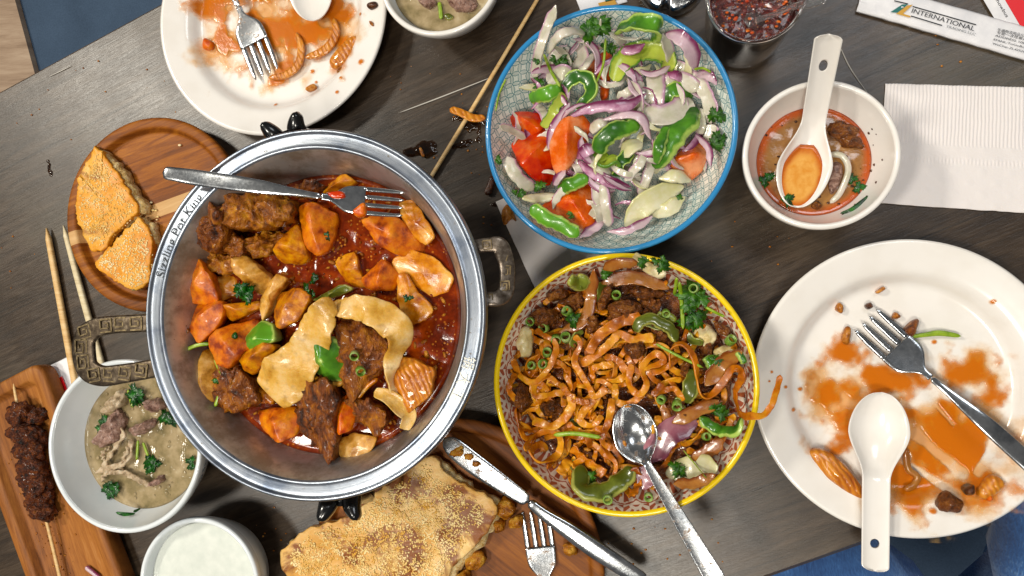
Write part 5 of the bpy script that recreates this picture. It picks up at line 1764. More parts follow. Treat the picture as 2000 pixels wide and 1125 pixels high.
for pts, wd, lab in [([(785, 145), (795, 240), (800, 340)], 8, 'upright coriander stem at the upper right of the noodle bowl'), ([(885, 245), (925, 268), (968, 288)], 6, 'coriander stem pointing to the right yellow rim'), ([(688, 398), (780, 448), (882, 496)], 6, 'straight pale stem crossing the longest noodle'),
                     ([(272, 770), (360, 764), (468, 780)], 9, 'yellow green stem left of the metal spoon'), ([(800, 830), (850, 890), (895, 945)], 2.5, 'fine stem over the yellow onion slice'), ([(775, 130), (765, 200)], 7, 'short coriander stem beside the upright one')]:
    place('herb_sprig', pstrip(C8(pts), .018, wd, .002, zf=znd, n=18), MT['stem'], lab, 'herb')
# frilly beef shavings and pepper strips between the noodles
for i in range(34):
    a0 = r2.random() * 6.28
    rr0 = 460 * math.sqrt(r2.uniform(.25, 1)) * .93
    x, y = 565 + rr0 * math.cos(a0), 565 + rr0 * math.sin(a0)
    if math.hypot((x - 597) / 150, (y - 745) / 170) < 1 or (x > 560 and y > 900):
        continue
    a = a0 + 1.57 + r2.gauss(0, .5)
    pts = []
    for k_ in range(4):
        pts.append((x, y))
        x += 28 * math.cos(a)
        y += 28 * math.sin(a)
        a += r2.uniform(-.5, .5)
    if max(math.hypot(p[0] - 565, p[1] - 565) for p in pts) > 475:
        continue
    pep = i % 4 == 3
    place('pepper_slice' if pep else 'beef_shaving', pstrip(C8(pts), .006 + r2.uniform(0, .004), r2.uniform(26, 44) / 2.083 if pep else r2.uniform(36, 62) / 2.083, .0022, zf=znd, n=40, k=16, curl=r2.uniform(-.15, .15), taper=.12, tilt=r2.uniform(-.5, .5), wav=0 if pep else .0024, wavf=r2.uniform(1.5, 3), seed=i, sq=.4, rough=.0012 if pep else .003), MT['pepper_soy' if pep else 'beef'],
          'thin soy browned green pepper strip among the noodles' if pep else 'frilly thin beef shaving near the wall of the noodle bowl', 'pepper' if pep else 'beef', 'soy pepper strips in the noodle bowl' if pep else 'beef shavings in the noodle bowl')
# minced bits and seeds among the noodles
mb = MB()
for i in range(420):
    x, y = 565 + r2.gauss(0, 230), 560 + r2.gauss(0, 230)
    if math.hypot(x - 565, y - 565) > 450 or math.hypot((x - 597) / 110, (y - 745) / 135) < 1:
        continue
    q = C8([(x, y)])[0]
    V, F = ICO[1]
    s_ = r2.uniform(.0008, .0024)
    R_ = np.array(Euler((r2.random(), r2.random(), r2.random() * 6.28)).to_matrix())
    mb.add((V * np.array([s_ * r2.uniform(1, 2), s_ * .8, s_ * .6])) @ R_.T + P(q[0], q[1], znd(*q) + r2.uniform(.001, .006)), F)
tag(mb.build('minced_bits', MT['meat_pale']), 'minced brown bits scattered among the noodles', 'mince', kind='stuff')
# metal spoon
q_ = mpp(1240, 840, .06)


def spw(t):
    if t < .31:
        x = t / .31
        return max(.0006, 44 * q_ * (math.sqrt(max(0, 1 - (1 - x / .55) ** 2)) if x < .55 else 1 - ((x - .55) / .45) ** 2 * .84))
    x = (t - .31) / .69
    return q_ * (7 + 13 * x ** .8) * (math.sqrt(max(.03, 1 - ((x - .95) / .05) ** 2)) if x > .95 else 1)


def spd(t):
    return .011 * math.sin(math.pi * min(1, t / .31)) ** .8 + .0003 if t < .31 else .0004


shell_spoon('steel spoon standing in the yellow noodle bowl, handle over the rim', 'steel_spoon', (1219, 792), (1262, 903), (1402, 1140), .062, .064, .072, spw, spd, .0013, MT['cutlery_dirty'], nb=70, bowl_t=.31)
place('food_scrap', puff([(1206, 862), (1222, 858), (1226, 874), (1210, 880)], .0535, .003, n=20, amp=.0006), MT['crumb_brown'], 'small brown scrap inside the steel spoon', 'scrap')

# ------------------------------------------------------------------ red broth bowl with spoon
ZW = .052
rb, RI = bowl('soup_bowl', 'white soup bowl of red broth beside the paper napkin', ellip(1455, 1756, 164, 440, ZW), ZW, bp(ZW), None, MT['white'], MT['white'], MT['white'], oval=False)
m = Mat('red_clear_broth')
co = m.coord()
n = m.noise(co, 60, 5, .6)
u, v, _ = m.sep(m.coord('UV'))
n2 = m.noise(co, 500, 4)
ed = (v + (n - .5) * .25).ss(.80, .97)
c = m.mix(ed, m.ramp(n, [(.3, '6d4322'), (.5, '94683a'), (.7, 'a8793f')]), 'b5501a')
sp_ = m.vor(co, 420)
c = m.mix(sp_.lt(.13) * n2.ss(.45, .6) * .9, c, '1d0c06')
MT['red_broth'] = m.set(color=c, rough=.07, coat=.5, coatr=.03, normal=m.bump(n2 + n, .15, .0008))
tag(disc('red_broth', RI, .0285, MT['red_broth'], amp=.0004), 'brown red broth with chilli oil edge in the white soup bowl', 'broth')
ZRB = .0285
place('onion_slice', pstrip(CR1([(700, 752, .002), (762, 762, .004), (792, 830, .004), (752, 940, .002), (702, 992, 0)]), ZRB, 12, .004, n=32, tilt=.5), MT['onion_w'], 'pale onion arc floating beside the spoon in the red broth', 'onion')
place('onion_slice', puff(CR1([(705, 790), (760, 790), (768, 850), (735, 930), (705, 960), (690, 900)]), ZRB - .003, .005, n=36, dome=.2), MT['soup_meat'], 'translucent onion layer inside the pale arc in the red broth', 'onion')
for o_, lab in [([(700, 600), (780, 590), (840, 630), (820, 680), (740, 690), (690, 650)], 'grey brown meat slice right of the spoon in the red broth'), ([(740, 680), (800, 650), (860, 680), (870, 730), (810, 720), (760, 725)], 'second meat slice below the first in the red broth'), ([(595, 1010), (640, 980), (665, 1000), (640, 1025)], 'small meat scrap below the spoon tip in the red broth')]:
    place('meat_slice', puff(CR1(o_), ZRB - .004, .008, n=40, amp=.002, freq=130, amp2=.0008, dome=.3), MT['beef'], lab, 'meat')
for i, (x, y, s, lab) in enumerate([(492, 986, .010, 'green herb scrap below the spoon in the red broth'), (394, 872, .009, 'herb scrap at the left edge of the red broth'), (828, 886, .009, 'olive herb scrap in the right of the red broth')]):
    q = CR1([(x, y)])[0]
    place('coriander', leaf_cluster(P(*q, ZRB + .001), s, 4, i + 90, flat=.2), MT['herb_dark'], lab, 'herb')


def zrb(px, py):
    p = P(px, py, .04)
    r = math.hypot(p[0] - RI[0], p[1] - RI[1])
    return float(np.interp(r, RI[5][:, 0], RI[5][:, 1]))


place('coriander', pstrip(CR1([(752, 1042), (810, 1025), (860, 985), (888, 955)]), .002, [4, 11, 9, 3], .0008, zf=zrb, n=20), MT['herb_dark'], 'dark pointed leaf stuck to the inner wall of the red broth bowl', 'herb')
mb = MB()
r3 = random.Random(4)
for i in range(46):
    a, r = r3.random() * 6.28, math.sqrt(r3.uniform(.05, 1)) * np.interp(.0285, RI[5][:, 1], RI[5][:, 0])
    V, F = ICO[1]
    s = r3.uniform(.0005, .0014)
    mb.add(V * np.array([s, s * r3.uniform(.5, 1), s * .4]) + np.array([RI[0] + r * math.cos(a), RI[1] + r * math.sin(a), ZRB + .0006]), F)
for i in range(16):
    a, r = r3.uniform(-1.3, .7), RI[2] * r3.uniform(.74, .9)
    V, F = ICO[1]
    s = r3.uniform(.0005, .0012)
    mb.add(V * np.array([s, s, s * .5]) + np.array([RI[0] + r * math.cos(a), RI[1] + r * math.sin(a), np.interp(r, RI[5][:, 0], RI[5][:, 1]) + .0003]), F)
tag(mb.build('chilli_flake', MT['dark_bit']), 'dark chilli flakes scattered in the red broth bowl', 'flakes', kind='stuff')
pp_ = POOLS['white ceramic soup spoon standing in the red broth bowl']
m = Mat('orange_broth_in_spoon')
n = m.noise(m.coord(), 130, 5, .6)
u, v, _ = m.sep(m.coord('UV'))
MT['spoon_broth'] = m.set(color=m.mix((v + (n - .5) * .4).ss(.62, .95), m.ramp(n, [(.3, 'd0862c'), (.7, 'e3ae5c')]), 'b85a14'), rough=.06, spec=.5, normal=m.bump(n, .15, .0006))
c_ = np.mean(pp_, axis=0)
V, F, U = [c_], [], [(0, 0)]
for k_ in (.35, .7, .9, 1.0):
    V += [c_ + (p - c_) * k_ for p in pp_]
    U += [(0, k_)] * len(pp_)
N_ = len(pp_)
for j in range(N_):
    F.append((0, 1 + j, 1 + (j + 1) % N_))
    for r_ in range(3):
        a = 1 + r_ * N_
        F.append((a + j, a + N_ + j, a + N_ + (j + 1) % N_, a + (j + 1) % N_))
V += [p - np.array([0, 0, .0012]) for p in pp_]
U += [(0, 1)] * N_
a = 1 + 3 * N_
for j in range(N_):
    F.append((a + j, a + N_ + j, a + N_ + (j + 1) % N_, a + (j + 1) % N_))
tag(mk('broth_pool', V, F, MT['spoon_broth'], uv=U), 'orange broth lying in the bowl of the standing ceramic spoon', 'broth')

# ------------------------------------------------------------------ clear soup bowl by the skewer tray
ZL = .06
lb, LI = bowl('soup_bowl', 'pale bowl of clear meat soup with blue brushed outside beside the skewer tray', ellip(99, 388, 704, 1040, ZL), ZL, bp(ZL), None, MT['cool_white'], MT['cool_white'], MT['blue_brush'], oval=False)
m = Mat('cloudy_clear_soup')
n = m.noise(m.coord(), 60, 5, .6)
n2 = m.noise(m.coord(), 500, 4)
MT['soup'] = m.set(color=m.ramp(n, [(.3, '6a6040'), (.45, '988660'), (.6, 'b49f7a'), (.75, 'cfc09e')]), rough=.05, spec=.5, normal=m.bump(n + n2 * .4, .35, .0012), alpha=.72 + n * .2)
ZLS = .036
tag(disc('clear_soup', LI, ZLS, MT['soup'], amp=.0006, freq=140), 'cloudy beige soup in the pale bowl beside the skewer tray', 'broth')
for o_, lab in [([(392, 565), (430, 500), (495, 425), (535, 450), (505, 560), (420, 590)], 'large ruffled grey meat slice in the clear soup'), ([(540, 515), (600, 478), (655, 458), (642, 505), (570, 545)], 'frayed grey meat slice in the middle of the clear soup'),
                ([(605, 405), (660, 368), (695, 420), (640, 445)], 'small pink grey meat piece under the pot rim in the clear soup'), ([(425, 440), (500, 340), (535, 350), (530, 405), (480, 435)], 'pale folded tripe piece near the far edge of the clear soup'), ([(620, 730), (680, 700), (690, 730), (650, 750)], 'thin grey meat scrap in the lower clear soup')]:
    place('meat_slice', puff(C4(o_), ZLS - .004, .011, n=56, amp=.0035, freq=140, amp2=.0014, freq2=420, dome=.4, rings=8), MT['soup_meat'] if 'tripe' not in lab else MT['tripe'], lab, 'meat' if 'tripe' not in lab else 'tripe')
for pts, wd, lab in [([(425, 690), (470, 600), (515, 540), (500, 480)], 26, 'tripe strip leaning on the large meat slice'), ([(400, 690), (470, 668), (535, 640), (552, 550)], 28, 'curved tripe strip below the frayed meat'), ([(520, 690), (580, 722), (642, 752)], 24, 'tripe strip pointing away from the others'), ([(430, 730), (436, 700), (480, 690), (540, 690)], 20, 'hooked end of tripe near the dark herb'), ([(440, 640), (430, 610), (465, 585)], 18, 'small looped tripe strip beside the large meat slice'), ([(500, 690), (525, 620), (540, 580)], 26, 'upright tripe strip in the cluster')]:
    place('tripe_strip', pstrip(C4(pts), ZLS + .003, wd / 2.142 * .8, .0022, n=32, arch=.004, tilt=[rnd.uniform(-.2, .8) for _ in pts], wav=.0012, wavf=5, sq=.45, rough=.0008), MT['tripe'], lab + ' in the clear soup', 'tripe')
for i, (x, y, s, n_, lab) in enumerate([(580, 375, .022, 9, 'coriander bunch beneath the pot handle in the clear soup'), (430, 487, .015, 6, 'dark coriander at the left edge of the clear soup'), (480, 762, .020, 8, 'dark green leaf clump on the soup near the bowl wall'), (700, 470, .020, 8, 'coriander under the pot rim in the clear soup'), (632, 655, .018, 7, 'coriander floating right of the tripe'), (795, 655, .014, 5, 'coriander at the right wall of the clear soup')]):
    q = C4([(x, y)])[0]
    place('coriander', leaf_cluster(P(*q, ZLS + .001), s * .6, n_, i + 120, flat=.3), MT['herb_dark'], lab, 'herb')
for pts, lab in [([(578, 555), (572, 640)], 'thin stem beside the coriander in the clear soup'), ([(598, 565), (620, 622)], 'light stem touching the floating coriander'), ([(535, 345), (555, 420)], 'stem under the coriander bunch in the clear soup')]:
    place('herb_sprig', pstrip(C4(pts), ZLS + .003, 5, .0016, n=12), MT['stem'], lab, 'herb')


mb = MB()
r9 = random.Random(8)
for i in range(90):
    a, r = r9.random() * 6.28, math.sqrt(r9.random()) * np.interp(ZLS, LI[5][:, 1], LI[5][:, 0]) * .95
    V, F = ICO[2]
    s_ = r9.uniform(.0005, .0018)
    mb.add(V * np.array([s_, s_, s_ * .3]) + np.array([LI[0] + r * math.cos(a), LI[1] + r * math.sin(a), ZLS + .0003]), F)
tag(mb.build('oil_droplets', MT['soup']), 'small oil droplets floating on the clear soup', 'droplets', kind='stuff')


def zlb(px, py):
    p = P(px, py, .04)
    return float(np.interp(math.hypot(p[0] - LI[0], p[1] - LI[1]), LI[5][:, 0], LI[5][:, 1]))


place('coriander', pstrip(C4([(484, 858), (520, 866), (566, 864)]), .0015, [4, 8, 4], .0008, zf=zlb, n=14), MT['herb_dark'], 'narrow dark leaf stuck to the bare wall of the clear soup bowl', 'herb')
place('coriander', pstrip(C4([(558, 856), (588, 844)]), .0015, [5, 5], .0008, zf=zlb, n=10), MT['herb_dark'], 'tiny dark leaf beside the narrow leaf on the soup bowl wall', 'herb')

# ------------------------------------------------------------------ soup bowl at the far edge
ZT = .052
tb, TI = bowl('soup_bowl', 'white soup bowl of clear broth beside the bare wooden skewer', ellip(748, 972, -172, 66, ZT), ZT, bp(ZT), None, MT['white'], MT['cool_white'], MT['white'], oval=False)
tag(disc('clear_soup', TI, .040, MT['soup'], amp=.0006, freq=140), 'pale broth in the white bowl beside the bare wooden skewer', 'broth')
for o_, lab in [([(1640, -10), (1720, -40), (1820, 0), (1790, 60), (1700, 70)], 'grey meat slice in the broth beside the skewer'), ([(1480, 10), (1540, -30), (1600, 20), (1560, 60)], 'pale meat slice at the left of that broth')]:
    place('meat_slice', puff(C1(o_), .037, .008, n=44, amp=.0025, freq=140, amp2=.001, dome=.4), MT['soup_meat'], lab, 'meat')
place('herb_sprig', pstrip(C1([(1605, 10), (1612, 60), (1616, 105)]), .0425, 8, .002, n=14), MT['stem'], 'pale green stem in the bowl beside the bare skewer', 'herb')
place('herb_sprig', puff(C1([(1625, 80), (1660, 70), (1690, 95), (1650, 115)]), .039, .003, n=24), MT['pepper_soy'], 'olive leaf at the wall of the bowl beside the bare skewer', 'herb')

# ------------------------------------------------------------------ cup
ZC = .045
cup, CI = bowl('cup', 'plain white cup of pale drink beside the sesame flatbread board', ellip(278, 500, 1014, 1270, ZC), ZC, [(0, .008), (.5, .009), (.74, .014), (.84, .024), (.91, .034), (.955, ZC - .001)], None, MT['cool_white'], MT['cool_white'], MT['cool_white'], base=.62, oval=False)
m = Mat('milky_drink')
n = m.noise(m.coord(), 120, 4)
MT['drink'] = m.set(color=m.ramp(n, [(.3, 'd3d8cf'), (.7, 'e2e5dc')]), rough=.05, coat=.4, normal=m.bump(n, .1, .001))
tag(disc('pale_drink', CI, .036, MT['drink']), 'pale milky drink filling the plain white cup', 'drink')

# ------------------------------------------------------------------ chilli jar, spoon, lid
cxj, cyj, rxj, ryj = ellip(1380, 1574, -102, 84, .075)
RJ = (rxj + ryj) / 2
jar = thing('chilli_jar', 'clear glass jar of dark red chilli oil behind the broth bowl', 'jar', (cxj, cyj, 0))
m = Mat('jar_glass')
MT['glass'] = m.set(color='f4f7f5', rough=.02, trans=1.0, ior=1.45)
outp = [(RJ * .93, .075), (RJ * .96, .0765), (RJ, .075), (RJ, .070), (RJ * .95, .066), (RJ * .96, .055), (RJ * .93, .03), (RJ * .86, .010), (RJ * .78, .002), (RJ * .6, .0005), (0, .001)]
inp = [(0, .007), (RJ * .6, .007), (RJ * .78, .012), (RJ * .86, .03), (RJ * .885, .055), (RJ * .89, .066), (RJ * .93, .075)]
V, F, U = lathe(smooth_prof(outp, 36), (cxj, cyj), seg=80)
mb = MB()
mb.add(V, F, U)
V, F, U = lathe(smooth_prof(inp, 28), (cxj, cyj), seg=80)
mb.add(V, F, U)
mb.build('glass_wall', MT['glass'], jar, origin=(cxj, cyj, 0))
m = Mat('chilli_oil')
co = m.coord()
v = m.vor(co, 480)
n = m.noise(co, 300, 5, .7)
c = m.ramp(n, [(.35, '1c0402'), (.55, '520e05'), (.75, '8a240a')])
c = m.mix(v.lt(.16) * n.gt(.5), c, 'c98a3a')
MT['chilli'] = m.set(color=c, rough=.12, coat=.6, normal=m.bump(n, .9, .0018))
JI = (cxj, cyj, RJ, 1, 1, np.array([(0, .0075), (RJ * .6, .0078), (RJ * .77, .0125), (RJ * .85, .03), (RJ * .875, .055), (RJ * .88, .066)]))
pr = [(0, .0078), (RJ * .6, .0078), (RJ * .77, .0125), (RJ * .85, .03), (RJ * .875, .055), (RJ * .875, .060), (RJ * .5, .0605), (0, .0605)]
V, F, U = lathe(smooth_prof(pr[:6], 24) + [(RJ * k_, .0602) for k_ in (.8, .7, .6, .5, .4, .3, .2, .1, 0)], (cxj, cyj), seg=80)
V = np.array([p + np.array([0, 0, .0015 * fbm(p, 220, 1) if p[2] > .0595 else 0]) for p in V])
tag(mk('chilli_oil', V, F, MT['chilli'], uv=U), 'dark red chilli oil with flakes filling the glass jar', 'chilli oil')
mb = MB()
for i in range(60):
    a, r = r3.random() * 6.28, math.sqrt(r3.random()) * RJ * .8
    V, F = ICO[1]
    s = r3.uniform(.0006, .0017)
    mb.add(V * np.array([s, s * .7, s * .4]) + np.array([cxj + r * math.cos(a), cyj + r * math.sin(a), .0618]), F)
tag(mb.build('chilli_seed', MT['carrot']), 'orange chilli seeds floating on the oil in the glass jar', 'seeds', kind='stuff')
m = Mat('clear_plastic')
MT['plastic'] = m.set(color='f2f4f5', rough=.06, trans=.97, ior=1.4)
sp = thing('condiment_spoon', 'clear plastic spoon standing in the glass chilli jar', 'spoon', tuple(P(1475, 40, .061)))
V, F, U = pstrip(CR1([(330, 105, .062), (420, 75, .072), (520, 35, .082), (600, 15, .088), (690, -12, .094)]), 0, [15, 12, 13, 22, 24], .0022, n=30, k=12, curl=.15, taper=.05)
mk('handle', V, F, MT['plastic'], sp, uv=U)
V, F = blob(P(*CR1([(335, 100)])[0], .062), (.0075, .006, .003), 3, .0)
mk('bowl', V, F, MT['plastic'], sp)
# lid with notch
lc = P(1312, -42, .012)
lr = 66 * mpp(1312, 0, .012)
lid = thing('jar_lid', 'round shiny metal jar lid with a spoon notch beside the chilli jar', 'lid', (lc[0], lc[1], 0))
out = []
for j in range(60):
    a = 2 * math.pi * j / 60
    da = (a - math.radians(257) + math.pi) % (2 * math.pi) - math.pi
    r = lr * (1 - .30 * max(0, 1 - (abs(da) / .14) ** 2))
    out.append((lc[0] + r * math.cos(a), lc[1] + r * math.sin(a)))
V, F, U = puff(out, .0005, .012, n=160, dome=.35, world=True, cut=.45, under=.97, rings=8)
mk('cap', V, F, MT['cutlery'], lid, uv=U)
V, F, U = lathe([(0, .0150), (.007, .0152), (.008, .018), (.006, .0215), (0, .022)], lc, seg=32)
mk('knob', V, F, MT['cutlery'], lid, uv=U)
# ------------------------------------------------------------------ wooden boards
def board_mat(name, stops, rot, scale=16, stretch=12, stripe=None, rough=.42):
    m = Mat(name)
    co0 = m.coord('Object')
    nd = m.nt.nodes.new('ShaderNodeTexCoord')
    raw = X(m, nd.outputs['Object'])
    cr = m.map(raw, (1, 1, 1), (0, 0, -rot))
    n = m.noise(m.map(cr, (1, stretch, 1)), scale, 6, .6, .9)
    n2 = m.noise(m.map(cr, (3, stretch * 4, 3)), scale * 3, 4, .7)
    pl_ = m.noise(m.map(cr, (.2, 22, 1)), 1.0, 1, .5)
    c = m.ramp(n * .68 + n2 * .3 + (pl_ - .5) * .4, stops)
    if stripe:
        x_, y_, z_ = m.sep(cr)
        s = (y_ - stripe[0]).abs().lt(stripe[1])
        c = m.mix(s, c, m.ramp(n, [(.3, 'b98a50'), (.7, 'd8b07a')]))
    oil = m.noise(raw, 30, 5, .6)
    return m.set(color=c, rough=rough + .1 + (n2 - .5) * .2 + (oil - .5) * .25, spec=.25, normal=m.bump(n2 * .7 + n * .4, .3, .0005))


br = ellip(127, 473, 230, 608, .02)
bcx, bcy, brx, bry = br
BR = (brx + bry) / 2
rot1 = math.radians(17)
MT['acacia'] = board_mat('round_board_wood', [(.3, '54290a'), (.48, '874a12'), (.62, 'a36118'), (.8, 'bd7c2c')], rot1, stripe=(.004, .006))
bd = thing('round_board', 'round wooden serving board with raised rim under the bread wedges', 'board', (bcx, bcy, 0))
prof = smooth_prof([(0, .0125), (.5 * BR, .0125), (.83 * BR, .0127), (.865 * BR, .0145), (.885 * BR, .0188), (.90 * BR, .0200), (.97 * BR, .0200), (.99 * BR, .0192), (BR, .0170), (.985 * BR, .010), (.94 * BR, .002), (.92 * BR, .0005)], 60) + [(0, .0005)]
V, F, U = lathe(prof, (bcx, bcy), seg=120)
mk('board', V, F, MT['acacia'], bd, uv=U, origin=(bcx, bcy, 0))

C3 = conv(0, 220, 2.678)
def crust_mat(name, stops, scale, spots, bump=.6):
    m = Mat(name)
    co = m.coord()
    n = m.noise(co, scale, 6, .62, .4)
    n2 = m.noise(co, 420, 5, .6)
    c = m.ramp(n * .85 + n2 * .18, stops)
    s = m.noise(co, spots[0], 5, .6, .6).ss(spots[1], spots[2])
    c = m.mix(s * .9, c, '7a3606')
    return m.set(color=c, rough=.42, coat=.2, coatr=.3, sss=.08, sssr=(.005, .003, .001), ssss=.5, spec=.3, normal=m.bump(n2 + n * 1.6, bump, .0012))


MT['crust'] = crust_mat('golden_bread_crust', [(.3, 'c87408'), (.5, 'e39c26'), (.7, 'eebb55')], 30, (30, .54, .70))
MT['crust_big'] = crust_mat('toasted_flatbread_crust', [(.3, 'b0701e'), (.5, 'd8a24e'), (.7, 'ecca8a')], 22, (25, .485, .58))
MT['crumb'] = food('bread_crumb_side', [(.2, 'a98652'), (.5, 'd2b98c'), (.85, 'e8d8b4')], 240, rough=.75, coat=0, sss=.15, bump=1.0, bscale=600, bdist=.001)
MT['sesame'] = food('sesame_seed', [(.2, 'd2a662'), (.5, 'ecd4a0'), (.85, 'f6e8c8')], 100, rough=.45, coat=.1, sss=0, bump=0, var=.6)


def inpoly(p, Q):
    x, y = p
    c = False
    j = len(Q) - 1
    for i in range(len(Q)):
        if (Q[i][1] > y) != (Q[j][1] > y) and x < (Q[j][0] - Q[i][0]) * (y - Q[i][1]) / (Q[j][1] - Q[i][1] + 1e-12) + Q[i][0]:
            c = not c
        j = i
    return c


def seeds(out, ztop, n, parent, seed, shrink=.93, size=.00135, zfun=None, dens=None):
    Q = [P(*p[:2], ztop)[:2] for p in out]
    c = np.mean(Q, axis=0)
    Q = [c + (q - c) * shrink for q in Q]
    r = random.Random(seed)
    xs, ys = [q[0] for q in Q], [q[1] for q in Q]
    mb = MB()
    k_, tries = 0, 0
    base = np.array([(1.05, 0, 0), (.1, .62, 0), (-.85, .0, 0), (.1, -.62, 0), (.05, 0, .5), (.05, 0, -.4)])
    fc = [(0, 1, 4), (1, 2, 4), (2, 3, 4), (3, 0, 4), (1, 0, 5), (2, 1, 5), (3, 2, 5), (0, 3, 5)]
    while k_ < n and tries < n * 20:
        tries += 1
        p = (r.uniform(min(xs), max(xs)), r.uniform(min(ys), max(ys)))
        if not inpoly(p, Q):
            continue
        if dens and noise.noise(Vector((p[0] * dens, p[1] * dens, seed))) < r.uniform(-.9, .05):
            continue
        R_ = np.array(Euler((r.uniform(-.4, .4), r.uniform(-.4, .4), r.random() * 6.28)).to_matrix())
        z = zfun(*p) if zfun else ztop
        mb.add((base * size * r.uniform(.8, 1.15)) @ R_.T + np.array([p[0], p[1], z]), fc)
        k_ += 1
    o = mb.build('sesame_seed', MT['sesame'], parent)
    o['kind'] = 'stuff'
    return o


def top_sampler(o):
    """height of a puffed piece above a point, from its own vertices"""
    V = np.array([v.co[:] for v in o.data.vertices]) + WO[o.name]

    def f(x, y):
        d = (V[:, 0] - x) ** 2 + (V[:, 1] - y) ** 2
        i = np.argsort(d)[:6]
        w_ = 1 / (d[i] + 1e-7)
        top = V[i, 2] > V[:, 2].max() - .012
        if not top.any():
            return V[i, 2].max()
        return float((V[i, 2][top] * w_[top]).sum() / w_[top].sum())
    return f


def bread(label, crust, crumb, z0, h, mat, nseed, seed, dome=.25, amp=.0012):
    c = P(*np.mean([p[:2] for p in crumb], axis=0), z0)
    t = thing('flatbread', label, 'bread', tuple(c))
    V, F, U = puff(crumb, z0, h * .82, n=110, amp=.0008, freq=200, dome=.05, under=.93, cut=.06, jag=.0028, seed=seed + 2)
    mk('crumb', V, F, MT['crumb'], t, uv=U)
    V, F, U = puff(crust, z0 + h * .45, h * .6, n=130, amp=amp, freq=55, amp2=.0005, freq2=260, dome=dome, under=.97, cut=.06, rings=10, seed=seed, sharp=True, jag=.0022)
    cr = mk('crust', V, F, mat, t, uv=U)
    seeds(crust, z0 + h, nseed, cr, seed, zfun=top_sampler(cr), dens=70)
    return t


cr1 = C3([(508, 180), (545, 212), (640, 335), (690, 425), (735, 492), (730, 520), (660, 592), (590, 652), (545, 722), (500, 732), (450, 652), (415, 562), (403, 480), (418, 350), (458, 260)])
cb1 = C3([(508, 180), (560, 200), (662, 318), (722, 408), (772, 490), (765, 520), (735, 538), (665, 592), (592, 655), (545, 722), (500, 732), (450, 652), (415, 562), (403, 480), (418, 350), (458, 260)])
bread('larger bread wedge with golden sesame crust on the round board', cr1, cb1, .0128, .0125, MT['crust'], 700, 3, dome=.1)
cr2 = C3([(560, 722), (640, 652), (735, 545), (772, 580), (805, 650), (800, 700), (802, 800), (792, 885), (740, 928), (680, 922), (600, 872), (520, 822), (508, 790)])
cb2 = C3([(560, 722), (640, 652), (740, 543), (802, 578), (832, 650), (815, 720), (812, 800), (792, 885), (740, 928), (680, 922), (600, 872), (520, 822), (508, 790)])
bread('smaller bread wedge with golden sesame crust touching the pot', cr2, cb2, .0128, .012, MT['crust'], 560, 4, dome=.1)
# loose sesame on the board
mb = MB()
for i, (x, y) in enumerate(C3([(780, 490), (800, 510), (815, 512), (820, 560), (815, 580), (700, 372), (495, 848), (520, 850), (410, 555), (940, 170), (790, 470), (825, 545)])):
    V, F = ICO[1]
    s = r3.uniform(.0011, .002)
    mb.add(V * np.array([s, s * .6, s * .4]) + P(x, y, .0138), F)
tag(mb.build('sesame_crumbs', MT['sesame']), 'loose sesame seeds spilled on the round board by the bread cut', 'seeds', kind='stuff')

# big board with sesame flatbread
bc2 = P(886, 1112, .018)
BR2 = 290 * mpp(886, 1112, .018)
MT['acacia2'] = board_mat('flatbread_board_wood', [(.3, '4a2408'), (.48, '7a4312'), (.62, '955818'), (.8, 'ad7028')], math.radians(-35), scale=12)
bd2 = thing('round_board', 'large round wooden board under the toasted sesame flatbread and knife', 'board', (bc2[0], bc2[1], 0))
prof = smooth_prof([(0, .0135), (.6 * BR2, .0135), (.88 * BR2, .0137), (.905 * BR2, .0150), (.92 * BR2, .0175), (.94 * BR2, .0182), (.985 * BR2, .0180), (BR2, .0160), (.985 * BR2, .008), (.95 * BR2, .002), (.93 * BR2, .0005)], 60) + [(0, .0005)]
V, F, U = lathe(prof, bc2, seg=140)
mk('board', V, F, MT['acacia2'], bd2, uv=U, origin=(bc2[0], bc2[1], 0))
cr3 = CB([(95, 565), (140, 510), (230, 445), (330, 420), (430, 380), (500, 300), (600, 235), (700, 155), (745, 150), (800, 210), (900, 285), (985, 325), (1000, 370), (985, 440), (930, 490), (880, 560), (815, 610), (805, 690), (700, 800), (420, 830), (180, 740), (130, 640)])
cb3 = CB([(95, 565), (140, 510), (230, 445), (330, 420), (430, 380), (500, 300), (600, 235), (700, 155), (745, 148), (810, 205), (905, 280), (998, 322), (1030, 370), (1000, 450), (950, 510), (905, 575), (840, 630), (825, 700), (700, 815), (420, 845), (180, 750), (125, 640)])
bread('big torn sesame flatbread with brown toasted patches on the large round board', cr3, cb3, .0138, .0135, MT['crust_big'], 5200, 5, dome=.18, amp=.0032)
MT['filling'] = food('flatbread_filling', [(.2, '6a3a12'), (.5, 'a8702e'), (.85, 'd0a860')], 160, rough=.35, coat=.4, bump=.8, bdist=.0014)
for o_, lab in [([(1000, 330), (1050, 318), (1085, 375), (1040, 422), (1000, 395)], 'potato filling lump at the torn flatbread edge'), ([(1058, 402), (1112, 398), (1105, 445), (1048, 448)], 'pale filling cube between flatbread and fork'), ([(870, 560), (935, 535), (965, 590), (905, 630), (860, 610)], 'brown filling lump beside the torn corner of the flatbread'),
                ([(985, 420), (1025, 410), (1035, 455), (995, 470)], 'small filling piece stuck to the flatbread edge'), ([(820, 640), (880, 620), (900, 670), (840, 690)], 'filling scrap by the lower torn edge of the flatbread'), ([(1270, 520), (1330, 515), (1340, 560), (1285, 560)], 'pale filling smear under the knife handle')]:
    place('filling_piece', puff(CB(o_), .0138, .009, n=40, amp=.0022, freq=130, amp2=.0008, dome=.4), MT['filling'], lab, 'filling')
